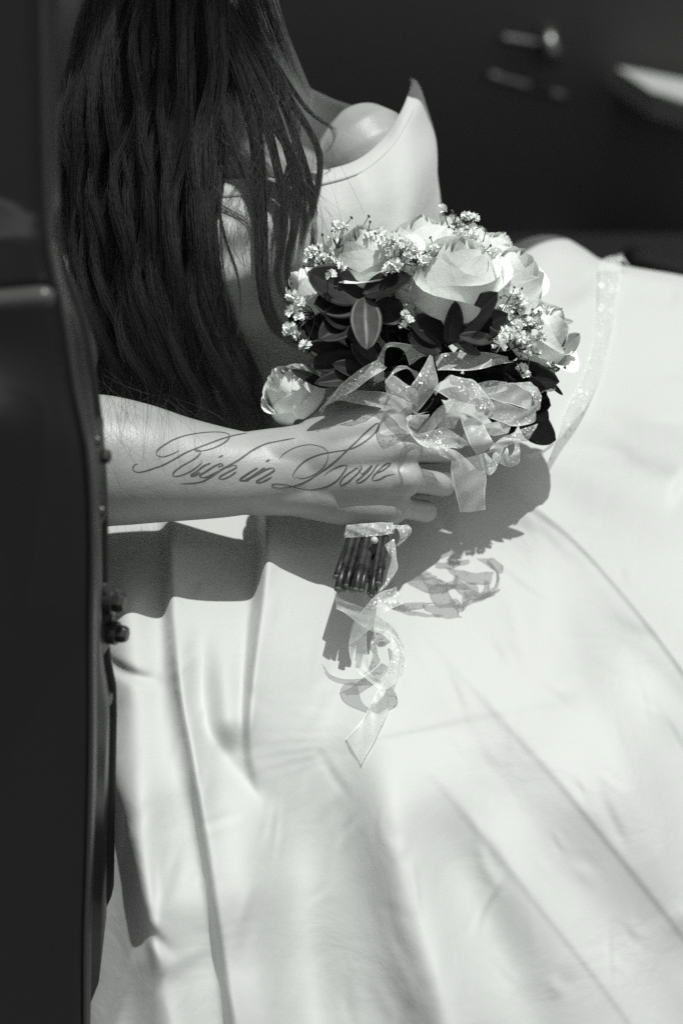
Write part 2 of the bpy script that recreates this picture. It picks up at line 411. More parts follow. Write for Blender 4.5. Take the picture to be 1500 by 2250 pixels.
# ------------------------------------------------------------------ the person
person = thing('person', 'bride seated in the car, hair hanging forward, holding a bouquet over her white gown', 'person')
body_mb = MB()
def limb(pts, n=40, sides=18):
    p = np.array(pts, float); q = cr(p, max(n, 60))
    body_mb.tube(V(q[:, 0], q[:, 1], q[:, 2]), q[:, 3], max(64, sides))
# torso, neck, head
limb([(640, 1150, -.28, .10), (620, 980, -.255, .085), (590, 760, -.215, .085), (560, 560, -.175, .09), (545, 400, -.14, .082), (525, 260, -.115, .066), (490, 90, -.06, .052), (450, -80, .0, .05), (430, -180, .03, .052)])
limb([(440, 560, -.18, .078), (450, 420, -.14, .07), (440, 280, -.125, .058)])
limb([(620, 560, -.18, .075), (655, 440, -.145, .064), (665, 375, -.14, .052)])
limb([(470, 600, -.15, .055), (480, 520, -.12, .05)]); limb([(650, 600, -.155, .055), (650, 520, -.125, .05)])
limb([(425, -180, .03, .055), (400, -300, .05, .078), (375, -390, .06, .085), (340, -460, .04, .08)])
limb([(395, -250, .08, .058), (375, -200, .105, .035)]); limb([(378, -310, .135, .016), (372, -270, .148, .013)])
# clavicles and far (left) arm
limb([(500, 260, -.125, .05), (600, 290, -.13, .046), (690, 325, -.13, .044), (770, 340, -.122, .040)])
limb([(770, 330, -.125, .036), (800, 340, -.113, .0440), (822, 385, -.115, .044), (870, 500, -.14, .041), (905, 640, -.175, .04), (900, 700, -.17, .038), (880, 780, -.13, .034), (860, 850, -.08, .026), (850, 880, -.06, .03), (845, 900, -.045, .026)])
# near (right) arm: shoulder, elbow behind the door, forearm, wrist
limb([(350, 230, -.12, .055), (250, 300, -.13, .055), (170, 480, -.1, .05), (90, 760, -.04, .047), (30, 960, 0., .046), (60, 1015, .015, .05), (200, 1012, .02, .0515), (300, 1019, .02, .0475), (400, 1031, .018, .0405), (500, 1039, .016, .0345), (600, 1040, .015, .0285), (660, 1035, .016, .026)], 90, 22)
limb([(560, 1020, .014, .026), (640, 1005, .016, .0245), (720, 990, .02, .024)]); limb([(560, 1060, .014, .026), (640, 1070, .014, .0225), (720, 1078, .016, .022)])
# palm: one strand per metacarpal
IDX, MID, RNG, PNK = (850, 936, .022), (880, 986, .031), (884, 1050, .029), (858, 1108, .018)
limb([(650, 1005, .016, .022), (740, 965, .022, .022), (810, 945, .024, .020), (*IDX, .0165)])
limb([(650, 1020, .016, .022), (760, 1000, .026, .021), (830, 990, .030, .0185), (*MID, .0165)])
limb([(650, 1055, .014, .022), (760, 1045, .024, .021), (830, 1046, .028, .0185), (*RNG, .0160)])
limb([(650, 1075, .012, .021), (740, 1085, .011, .0235), (800, 1097, .014, .0215), (838, 1104, .017, .0185), (*PNK, .0160)])
# thumb metacarpal and thumb over the far side of the handle
limb([(690, 985, .016, .022), (740, 945, .014, .0205), (800, 922, .008, .0175), (860, 922, -.006, .0145), (905, 938, -.022, .0125), (935, 965, -.034, .0105)])
# fingers: proximal phalanx to the right, then folded back behind the stems
def finger(k, p1, p2, p3, r):
    limb([(*k, r * 1.2), ((k[0] + p1[0]) / 2, (k[1] + p1[1]) / 2 + 1, (k[2] + p1[2]) / 2 + .003, r * 1.02), (*p1, r * 1.06)], 16, 16)
    limb([(*p1, r * 1.05), (*p2, r * .95), (*p3, r * .85)], 18, 16)
finger(IDX, (946, 938, -.010), (926, 950, -.036), (862, 952, -.038), .0092)
finger(MID, (976, 990, -.006), (952, 996, -.037), (880, 1000, -.042), .0094)
finger(RNG, (974, 1064, -.004), (948, 1066, -.036), (866, 1064, -.042), .0094)
finger(PNK, (936, 1124, -.006), (908, 1122, -.034), (846, 1114, -.038), .0084)
for kx, ky, kw in (IDX, MID, RNG):      # knuckle heads
    limb([(kx - 6, ky, kw + .0065, .0112), (kx + 8, ky + 1, kw + .006, .0108)], 4, 14)
tmp = obj('tmp', mesh_np('tmp', np.vstack(body_mb.v), body_mb.f))
rm = tmp.modifiers.new('r', 'REMESH'); rm.mode = 'VOXEL'; rm.voxel_size = .0018
sm = tmp.modifiers.new('s', 'SMOOTH'); sm.factor = .5; sm.iterations = 5
dg = bpy.context.evaluated_depsgraph_get()
bme = bpy.data.meshes.new_from_object(tmp.evaluated_get(dg)); bme.name = 'body'
bpy.data.objects.remove(tmp)
bme.polygons.foreach_set('use_smooth', np.ones(len(bme.polygons), bool))
bme.materials.clear()
body = obj('body', bme, M['skin'], person)
bco = np.empty(len(bme.vertices) * 3, np.float32); bme.vertices.foreach_get('co', bco); bco = bco.reshape(-1, 3)
bvh = BVHTree.FromPolygons([Vector(c) for c in bco.tolist()], [tuple(p.vertices) for p in bme.polygons])

# tattoo: script lettering laid on the skin of the forearm and hand
def z1(l): return [(280 + x / 5., 920 + y / 5.) for x, y in l]
def z2(l): return [(500 + x / 3.75, 920 + y / 3.75) for x, y in l]
strokes = [
 (z1([(570,350),(500,385),(400,418),(340,410),(318,385),(340,340),(420,280),(520,225),(640,185),(780,160),(920,147),(1040,150),(1110,170),(1122,200),(1090,245),(1020,290),(940,325),(860,348),(805,355),(770,360),(745,352),(770,343),(800,352),(800,380),(760,425),(690,470),(600,520),(530,570),(500,605),(510,630),(560,630),(640,605),(700,575),(760,535),(810,490),(822,462),(800,455)]), 1.0, 1.0),
 (z1([(1310,160),(1200,178),(1110,200),(1000,235),(880,280),(760,325),(650,370),(560,420),(470,470),(380,515),(290,545),(200,575),(120,588),(70,570),(62,540),(85,505),(115,495)]), 1.0, 1.2),
 (z1([(915,488),(840,520),(760,580),(705,615),(700,632),(740,625),(800,590)]), 1.2, 1.4),
 (z1([(1000,425),(1025,415),(1052,402)]), 2.0, .3),
 (z1([(1010,545),(1000,530),(1050,512),(1030,493),(960,520),(880,570),(800,620),(800,640),(850,645),(930,615),(1000,575)]), 1.2, 1.4),
 (z2([(555,160),(420,185),(310,210),(200,265),(100,335),(20,382),(-60,425)]) + z1([(1080,530),(990,590),(900,650),(820,690),(700,710),(570,712)]), 1.1, 1.3),
 (z1([(1080,540),(1150,515),(1195,515),(1190,540),(1100,590),(1020,635),(1010,660),(1060,660),(1130,630),(1200,580)]), 1.1, 1.2),
 (z2([(250,405),(190,440),(110,495),(105,510),(150,505),(220,465)]), 1.4, 1.6), (z2([(315,355),(332,345),(348,335)]), 2.2, .3),
 (z2([(310,405),(240,450),(150,515)]), 1.5, 1.6), (z2([(150,510),(260,450),(330,415),(375,408),(380,430),(300,480),(240,515),(250,528),(300,515),(365,480)]), 1.2, 1.5),
 (z2([(425,330),(470,285),(540,245),(620,220),(700,215),(780,235),(825,275),(825,330),(790,400),(720,455),(650,485),(590,490),(555,470)]), .8, .5),
 (z2([(565,500),(540,480),(545,450),(590,390),(660,335),(760,295),(860,275),(960,260),(1040,240),(1130,190),(1210,120),(1245,70),(1240,40),(1210,50),(1130,120),(1060,190),(980,265),(900,340),(820,405),(740,460),(660,510),(580,545),(500,565),(420,572),(370,560),(375,540),(430,538),(500,548),(570,570),(660,585),(740,580),(820,558),(900,510),(950,450),(980,405),(975,385),(940,385),(880,410),(830,440),(795,470)]), 1.0, 1.1),
 (z2([(1085,440),(1070,405),(1030,430),(960,480),(925,530),(935,548),(980,530),(1040,480),(1090,430),(1105,395),(1075,390)]), 1.0, 1.1),
 (z2([(1090,430),(1110,455),(1190,385),(1160,430),(1090,490),(1060,515),(1075,528),(1120,510),(1180,455),(1220,400),(1245,370)]), 1.0, 1.0),
 (z2([(1200,460),(1280,425),(1330,385),(1340,364),(1300,375),(1240,430),(1195,485),(1200,508),(1250,500),(1310,470),(1375,458)]), 1.0, 1.1),
]
tat = MB()
for pts, w0, w1 in strokes:
    L_ = sum(math.dist(pts[i], pts[i + 1]) for i in range(len(pts) - 1))
    q = cr(pts, max(6, int(L_ / 2.0))); d = np.gradient(q, axis=0); d /= np.linalg.norm(d, axis=1)[:, None] + 1e-9
    nrm2 = np.stack([-d[:, 1], d[:, 0]], 1)
    shade = np.clip(-(d[:, 0] * d[:, 1]) * 2, 0, 1)           # pressed down-strokes slant this way
    s = np.linspace(0, 1, len(q)); hw = (w0 * .80 + w1 * .95 * shade) * np.clip(np.minimum(s, 1 - s) * 12 + .35, 0, 1)
    vs = []
    for sgn in (-1, 1):
        e = q + nrm2 * (hw * sgn)[:, None]; P = V(e[:, 0], e[:, 1], 0.)
        col = []
        for p in P:
            dr = Vector(p - CAM).normalized(); hit = bvh.ray_cast(Vector(CAM), dr)
            col.append(np.array(hit[0]) + np.array(hit[1]) * .00022 if hit[0] is not None else None)
        vs.append(col)
    ok = [a is not None and c is not None for a, c in zip(*vs)]
    for i in range(len(q) - 1):
        if ok[i] and ok[i + 1]: tat.add([vs[0][i], vs[0][i + 1], vs[1][i + 1], vs[1][i]], [(0, 1, 2, 3)])
t_o = tat.build('tattoo', M['ink'], body, False); t_o['label'] = 'dark script tattoo reading Rich in Love'

# ------------------------------------------------------------------ gown: skirt
SK_Y = np.array([300, 700, 1100, 1300, 1800, 2250, 2450, 2650, 4200.]); SK_A = np.array([-1.2, -1.15, -.95, -.76, -.36, -.14, -.0, .5, .55])
_yy = np.linspace(300, 4200, 3901); _a = np.interp(_yy, SK_Y, SK_A); _w = np.r_[0, np.cumsum(-_a[:-1] * SC)]
_w = _w - np.interp(1250, _yy, _w) - .040
def seg_dist(px, py, poly, n=26):
    q = cr(poly, n); best = np.full(px.shape, 1e9); sg = np.zeros(px.shape); tt = np.zeros(px.shape)
    for i in range(len(q) - 1):
        a = q[i]; d = q[i + 1] - a; l2 = d @ d
        t = np.clip(((px - a[0]) * d[0] + (py - a[1]) * d[1]) / l2, 0, 1)
        dx = px - a[0] - t * d[0]; dy = py - a[1] - t * d[1]; ds = np.hypot(dx, dy)
        cs = -(d[0] * dy - d[1] * dx); m = ds < best
        best = np.where(m, ds, best); sg = np.where(m, np.where(cs >= 0, 1., -1.), sg); tt = np.where(m, (i + t) / (len(q) - 1), tt)
    return best * sg, tt
def sst(x): x = np.clip(x, 0, 1); return x * x * (3 - 2 * x)
def env(t, a, b): return sst(t / max(a, .1)) * sst((1 - t) / max(b, .1))
FOLDS = [   # (polyline, kind, amplitude m, width px, decay px, fade-in, fade-out)
 ([(364, 1050), (366, 1250), (380, 1470), (412, 1640), (450, 1880), (505, 2250), (560, 2700)], 'step', .030, 9, 75, .1, .1),
 ([(578, 1020), (574, 1250), (556, 1400), (541, 1560), (548, 1690), (600, 1820)], 'step', .050, 7, 150, .1, .55),
 ([(490, 1310), (494, 1430), (500, 1540), (515, 1660)], 'ridge', .020, 44, 0, .6, .25),
 ([(436, 1330), (440, 1450), (455, 1600), (530, 1710), (640, 1790)], 'valley', .011, 28, 0, .45, .4),
 ([(400, 1330), (402, 1550), (440, 1750), (500, 2000)], 'ridge', .012, 30, 0, .2, .5),
 ([(840, 1290), (1080, 1560), (1250, 1750), (1500, 2060), (1700, 2330)], 'pleat', .013, 125, 75, .25, .1),
 ([(800, 1545), (960, 1720), (1100, 1890), (1330, 2180), (1500, 2420)], 'pleat', .013, 115, 70, .3, .1),
 ([(1000, 1000), (1130, 1090), (1250, 1180), (1370, 1310), (1500, 1480), (1640, 1700)], 'pleat', .010, 70, 40, .3, .1),
 ([(840, 1290), (1080, 1560), (1250, 1750), (1500, 2060), (1700, 2330)], 'step', .0020, 1.8, 30, .25, .1),
 ([(800, 1545), (960, 1720), (1100, 1890), (1330, 2180), (1500, 2420)], 'step', .0020, 1.8, 30, .3, .1),
 ([(1000, 1000), (1130, 1090), (1250, 1180), (1370, 1310), (1500, 1480), (1640, 1700)], 'step', .0045, 1.6, 40, .3, .1),
 ([(1100, 1120), (1190, 1290), (1300, 1560), (1400, 1800), (1500, 2050)], 'pleat', .026, 150, 70, .3, .35),
 ([(1340, 1410), (1440, 1540), (1520, 1640), (1640, 1830)], 'pleat', .010, 50, 30, .4, .2),
 ([(790, 1450), (850, 1800), (910, 2000), (1000, 2350)], 'ridge', .034, 80, 0, .4, .1),
 ([(930, 1650), (1010, 1900), (1090, 2100), (1200, 2400)], 'valley', .026, 90, 0, .4, .1),
 ([(630, 1560), (650, 1850), (660, 2080), (690, 2450)], 'valley', .024, 85, 0, .4, .1),
 ([(500, 1700), (560, 2000), (620, 2400)], 'ridge', .020, 60, 0, .4, .1),
 ([(1300, 1500), (1450, 1800), (1600, 2100)], 'ridge', .026, 85, 0, .4, .2),
 ([(275, 1200), (285, 1450), (300, 1700), (330, 2000), (400, 2400)], 'ridge', .024, 52, 0, .12, .1),
 ([(205, 1425), (280, 1480), (370, 1500)], 'valley', .009, 13, 0, .3, .45),
 ([(215, 1560), (255, 1740), (300, 1950), (330, 2080), (350, 2180)], 'step', .042, 13, 170, .35, .3),
 ([(300, 2015), (350, 2068), (392, 2120)], 'valley', .007, 14, 0, .4, .45),
 ([(335, 2000), (285, 2130), (220, 2320)], 'step', .022, 10, 90, .35, .1),
 ([(1200, 715), (1350, 640), (1500, 660)], 'valley', .006, 25, 0, .3, .1),
 ([(1210, 920), (1350, 1010), (1500, 1080)], 'valley', .010, 40, 0, .35, .1),
 ([(1230, 815), (1400, 900), (1560, 950)], 'ridge', .008, 45, 0, .35, .1),
]
_ph = rng.uniform(0, 6.28, 12)
def skirt_w(px, py):
    px, py = np.broadcast_arrays(np.atleast_1d(np.asarray(px, float)), np.atleast_1d(np.asarray(py, float)))
    w = np.interp(py, _yy, _w)
    w = w - .07 * np.clip((px - 850) / 700, 0, 3) ** 2 * np.clip(py / 1400, 0, 1) - .12 * np.clip((430 - px) / 300, 0, 3) ** 2 * np.clip((py - 1300) / 500, .3, 1)
    w = w + .035 * np.exp(-((px - 1190) / 120) ** 2 - ((py - 600) / 130) ** 2)
    w = w + .060 * np.exp(-((px - 1200) / 230) ** 2 - ((py - 960) / 200) ** 2)
    w = w - .03 * np.exp(-((px - 640) / 260) ** 2) * np.clip((1200 - py) / 250, 0, 1)
    th = np.arctan2(py - 860, px - 740); rr = np.hypot(px - 740, py - 860)
    w = w + np.clip((rr - 450) / 700, 0, 1.3) * (.010 * np.cos(9 * th + 1.2) + .006 * np.cos(17 * th + 2.2))
    w = w + .0022 * np.sin(px / 61 + 2.2 * np.sin(py / 190 + _ph[0]) + _ph[1]) * np.sin(py / 110 + px / 240 + _ph[2])
    for poly, kind, A, wd, dec, fi, fo in FOLDS:
        d, t = seg_dist(px, py, poly); e = env(t, fi, fo)
        if kind == 'crease': w = w - A * e * np.exp(-(np.abs(d) / wd) ** 1.6)
        elif kind == 'ridge': w = w + A * e * np.exp(-(d / wd) ** 2)
        elif kind == 'valley': w = w - A * e * np.exp(-(d / wd) ** 2)
        elif kind == 'pleat': w = w + A * e * np.where(d < 0, np.exp(-(d / wd) ** 2), np.exp(-(d / dec) ** 2))
        elif kind == 'step': w = w + A * e * .5 * (1 + np.tanh(d / wd)) * np.exp(-np.clip(d, 0, None) / dec)
        elif kind == 'stepL': w = w + A * e * .5 * (1 + np.tanh(-d / wd)) * np.exp(-np.clip(-d, 0, None) / dec)
    for x0, y0, x1, y1, bx, A, wd in CREASES:        # small crumples in the cloth
        lo, hi = min(y0, y1) - 60, max(y0, y1) + 60; m = (py > lo) & (py < hi) & (px > min(x0, x1) - 90) & (px < max(x0, x1) + 90)
        if not m.any(): continue
        d, t = seg_dist(px[m], py[m], [(x0, y0), ((x0 + x1) / 2 + bx, (y0 + y1) / 2), (x1, y1)], 5)
        dw = A * env(t, .5, .5) * (np.exp(-(d / wd) ** 2) - .55 * np.exp(-((d - 1.7 * wd) / (1.5 * wd)) ** 2))
        w = w.copy(); w[m] += dw
    return w
CREASES = []
_rc = np.random.default_rng(91)
for _ in range(150):
    x0 = _rc.uniform(230, 1560); y0 = _rc.uniform(1050, 2300)
    if x0 > 1150 and _rc.random() < .3: y0 = _rc.uniform(640, 1100)
    th = math.atan2(y0 - 860, x0 - 740) + _rc.normal(0, .45); ln = _rc.uniform(60, 230)
    CREASES.append((x0, y0, x0 + ln * math.cos(th), y0 + ln * math.sin(th), _rc.normal(0, 9), _rc.choice([-1, 1]) * _rc.uniform(.0005, .0020), _rc.uniform(5, 15)))
YB = cr([(-300, 1150), (0, 1100), (200, 1060), (420, 1010), (600, 985), (760, 930), (900, 800), (1010, 660), (1080, 585), (1125, 540), (1180, 518), (1235, 521), (1280, 545), (1325, 573), (1400, 589), (1500, 606), (1650, 640), (1850, 720), (2200, 900)], 300)
cols = np.concatenate([np.arange(-260, 1600, 4.5), np.arange(1600, 2150, 12)])
yb = np.interp(cols, YB[:, 0], YB[:, 1])
nrow = 430; vv = np.linspace(0, 1, nrow) ** 1.12
PX = np.repeat(cols[None, :], nrow, 0); PY = yb[None, :] + (3250 - yb[None, :]) * vv[:, None]
W = skirt_w(PX, PY)
for _ in range(2):      # let the satin relax: soft rounding of every fold
    Wp = np.pad(W, 1, mode='edge'); W = (Wp[1:-1, 1:-1] * 2 + Wp[:-2, 1:-1] + Wp[2:, 1:-1] + Wp[1:-1, :-2] + Wp[1:-1, 2:]) / 6
rim = PY - yb[None, :]
W = W - .035 * np.exp(-rim / 16.)
back_rows = []
for dw, dy in ((.32, 260), (.22, 150), (.12, 60), (.055, 14), (.02, 3)):
    back_rows.append((W[0] - dw, PY[0] + dy))
W = np.vstack([np.array([r[0] for r in back_rows]), W]); PY = np.vstack([np.array([r[1] for r in back_rows]), PY]); PX = np.vstack([PX[:5], PX])
SV = V(PX, PY, W); SV[..., 2] = np.maximum(SV[..., 2], .012 + .004 * np.sin(PX / 40))
skirt = obj('skirt', mesh_np('skirt', SV.reshape(-1, 3), grid_faces(*PX.shape)), M['satin'], person)
skirt['label'] = 'full white satin skirt spread in folds'

# ------------------------------------------------------------------ gown: bodice with off-shoulder sleeve
BW = -.085
brow = [
 [(215, 430, -.10), (300, 416, -.02), (390, 407, .025), (480, 400, .038), (585, 394, .038), (690, 382, .024), (780, 358, -.01), (842, 308, -.042), (880, 250, -.06), (898, 206, -.085), (903, 186, -.115), (900, 174, -.15)],
 [(210, 470, -.10), (300, 452, -.015), (390, 440, .036), (480, 430, .052), (590, 424, .052), (700, 408, .036), (795, 382, .004), (862, 332, -.028), (902, 272, -.05), (922, 232, -.078), (924, 208, -.115), (916, 190, -.155)],
 [(205, 560, -.10), (300, 540, -.005), (390, 528, .05), (480, 518, .068), (600, 510, .068), (715, 492, .05), (815, 460, .016), (890, 414, -.018), (935, 360, -.046), (951, 318, -.08), (944, 275, -.125), (915, 250, -.165)],
 [(215, 680, -.11), (310, 660, -.02), (400, 645, .035), (490, 635, .055), (610, 625, .055), (730, 605, .038), (830, 565, .006), (905, 510, -.028), (945, 448, -.06), (956, 400, -.095), (950, 360, -.14), (925, 330, -.18)],
 [(260, 800, -.13), (340, 785, -.06), (420, 770, -.012), (510, 760, .006), (620, 750, .006), (735, 725, -.01), (835, 680, -.035), (910, 615, -.06), (952, 540, -.085), (963, 475, -.115), (960, 430, -.16), (935, 400, -.2)],
 [(330, 900, -.16), (400, 885, -.11), (470, 875, -.075), (550, 866, -.06), (640, 856, -.058), (740, 835, -.065), (830, 790, -.085), (900, 715, -.105), (945, 640, -.12), (965, 560, -.145), (962, 510, -.18), (940, 470, -.22)],
 [(400, 1020, -.19), (450, 1008, -.15), (510, 1000, -.125), (580, 994, -.112), (660, 985, -.11), (745, 960, -.115), (825, 910, -.13), (890, 840, -.145), (935, 750, -.16), (955, 660, -.18), (950, 600, -.21), (930, 560, -.25)],
]
NC = 120
br = np.array([cr(r, NC) for r in brow])               # rows x NC x 3
NR = 90
bs = np.array([cr(br[:, j], NR) for j in range(NC)]).transpose(1, 0, 2)
bs[..., 2] += BW
jw = np.linspace(0, 1, NC)[None, :]; bs[..., 2] += .058 * np.clip((jw - .45) / .25, 0, 1)
jj, ii = np.meshgrid(np.linspace(0, 1, NC), np.linspace(0, 1, NR))
# soft pull-lines on the sleeve side, horizontal ease folds at the front
bs[..., 2] += .0035 * np.sin(jj * 46 + ii * 9) * np.clip((jj - .55) / .2, 0, 1) * np.clip(ii / .15, 0, 1)
bs[..., 2] += .004 * np.sin(ii * 34 + jj * 7) * np.clip((.55 - jj) / .3, 0, 1) * np.clip(ii / .1, 0, 1)
bod = obj('bodice', mesh_np('bodice', V(bs[..., 0], bs[..., 1], bs[..., 2]).reshape(-1, 3), grid_faces(NR, NC)), M['satin'], person)
bod['label'] = 'white satin off-shoulder bodice'
md = bod.modifiers.new('solid', 'SOLIDIFY'); md.thickness = .0018; md.offset = -1
# folded neckline band
nb = []
for k, (v_, dw) in enumerate([(-.010, -.004), (-.012, .001), (-.006, .0042), (.02, .0048), (.045, .0042), (.056, .0032), (.060, .0008), (.058, -.002)]):
    i = max(v_, 0) * (NR - 1); i0 = int(i); f = i - i0
    row = bs[i0] * (1 - f) + bs[i0 + 1] * f
    row = row.copy(); row[:, 1] += min(v_, 0) * 420; row[:, 2] += dw; nb.append(row)
nb = np.array(nb); nbo = obj('neckline_band', mesh_np('neckline_band', V(nb[..., 0], nb[..., 1], nb[..., 2]).reshape(-1, 3), grid_faces(len(nb), NC)), M['satin'], bod)

# ------------------------------------------------------------------ hair
def strands_mesh(name, S, rad):
    """S: (n, k, 3) world points -> three-sided tubes, one mesh."""
    n, k, _ = S.shape
    t = np.gradient(S, axis=1); t /= np.linalg.norm(t, axis=2)[..., None] + 1e-12
    u = np.cross(t, N_); u /= np.linalg.norm(u, axis=2)[..., None] + 1e-9; b = np.cross(t, u)
    taper = np.clip((1 - np.linspace(0, 1, k)) * 5, .25, 1)[None, :, None]
    r = np.asarray(rad).reshape(-1, 1, 1) * taper
    vs = np.stack([S + r * (math.cos(a) * u + math.sin(a) * b) for a in (0, 2.094, 4.189)], 2)   # n,k,3,3
    base = (np.arange(n)[:, None] * k + np.arange(k - 1)[None, :]) * 3
    f = []
    for j in range(3):
        j2 = (j + 1) % 3
        f.append(np.stack([base + j, base + j2, base + 3 + j2, base + 3 + j], -1).reshape(-1, 4))
    return mesh_np(name, vs.reshape(-1, 3), np.concatenate(f))
K = 24
def guide(pts): return cr(pts, K)
G = np.array([guide(g) for g in [
 [(290, -440, .04), (245, -230, .04), (200, -40, .025), (165, 180, .005), (130, 380, -.02), (138, 560, -.04), (165, 720, -.07), (205, 860, -.09), (240, 960, -.10)],
 [(315, -450, .10), (285, -240, .09), (255, -40, .06), (220, 170, .045), (190, 380, .02), (190, 580, -.005), (220, 740, -.03), (260, 880, -.07), (300, 975, -.09)],
 [(345, -460, .14), (335, -245, .15), (325, -40, .10), (300, 180, .07), (275, 400, .045), (270, 600, .02), (300, 760, -.01), (345, 890, -.05), (380, 985, -.08)],
 [(375, -460, .15), (390, -245, .16), (395, -40, .105), (375, 180, .075), (355, 400, .05), (350, 600, .025), (375, 770, -.005), (430, 895, -.045), (470, 990, -.08)],
 [(405, -455, .14), (440, -240, .15), (455, -40, .085), (448, 180, .05), (428, 400, .035), (420, 590, .02), (450, 760, -.01), (515, 895, -.045), (540, 985, -.08)],
 [(435, -445, .09), (500, -230, .08), (525, -40, .03), (512, 170, .004), (486, 360, .006), (474, 560, .0), (510, 720, -.015), (578, 830, -.03), (592, 910, -.05), (590, 985, -.08)],
]])
n_main = 8600
u = rng.beta(1.05, 1.05, n_main)
nl = 46; lc = (np.arange(nl) + .5) / nl + rng.normal(0, .006, nl)
li = np.clip((u * nl).astype(int), 0, nl - 1)
cl = rng.uniform(.1, .75, nl)[li]                          # clumping grows along the strand
xs = np.linspace(0, 1, len(G))
sK = np.linspace(0, 1, K)
def main_at(uu):                                             # (n,K) u -> points
    i = np.clip((uu * (len(G) - 1)).astype(int), 0, len(G) - 2); f = uu * (len(G) - 1) - i
    kk = np.arange(K)[None, :]
    f = f[..., None]; f = f * f * (3 - 2 * f) * .4 + f * .6
    return G[i, kk] * (1 - f) + G[i + 1, kk] * f
U2 = u[:, None] + (lc[li] - u)[:, None] * (cl[:, None] * sK[None, :] ** .8)
Pm = main_at(np.clip(U2, 0, 1))
ph = (np.linspace(0, 5, nl) + rng.normal(0, .7, nl))[li][:, None] + rng.normal(0, .25, n_main)[:, None]; amp = (rng.uniform(6, 17, nl) * np.interp(np.arange(nl), [0, nl * .4, nl], [2.0, 1.5, .9]))[li][:, None]; fr = rng.uniform(3.2, 4.8, nl)[li][:, None]
Pm[..., 0] += amp * np.sin(fr * 6.28 * sK + ph) * np.clip(sK * 2, 0, 1) + rng.normal(0, 2.2, n_main)[:, None] * (1 + sK) + rng.normal(0, 3.5, n_main)[:, None] * np.sin(rng.uniform(2, 6, n_main)[:, None] * 6.28 * sK + rng.uniform(0, 6.28, n_main)[:, None])
depth = rng.uniform(0, 1, n_main) ** 1.5
lockz = rng.normal(0, .008, nl)[li]
Pm[..., 2] += (-.040 * depth + lockz)[:, None] + .006 * np.cos(fr * 6.28 * sK + ph) * np.clip(sK * 2, 0, 1)
Pm[..., 0] += rng.normal(0, 1, (n_main, 1)) * np.clip(sK - .6, 0, 1)[None, :] * 16
end = rng.uniform(.90, 1.0, n_main)                          # uneven ends
def cut(P, end):
    s = sK[None, :] * end[:, None] * (K - 1); i = np.clip(s.astype(int), 0, K - 2); f = (s - i)[..., None]
    r = np.arange(len(P))[:, None]; return P[r, i] * (1 - f) + P[r, i + 1] * f
Pm = cut(Pm, end)
hair = obj('hair', strands_mesh('hair', V(Pm[..., 0], Pm[..., 1], Pm[..., 2]), rng.uniform(.00011, .00021, n_main)), M['hair'], person)
hair['label'] = 'long dark wavy hair hanging forward'
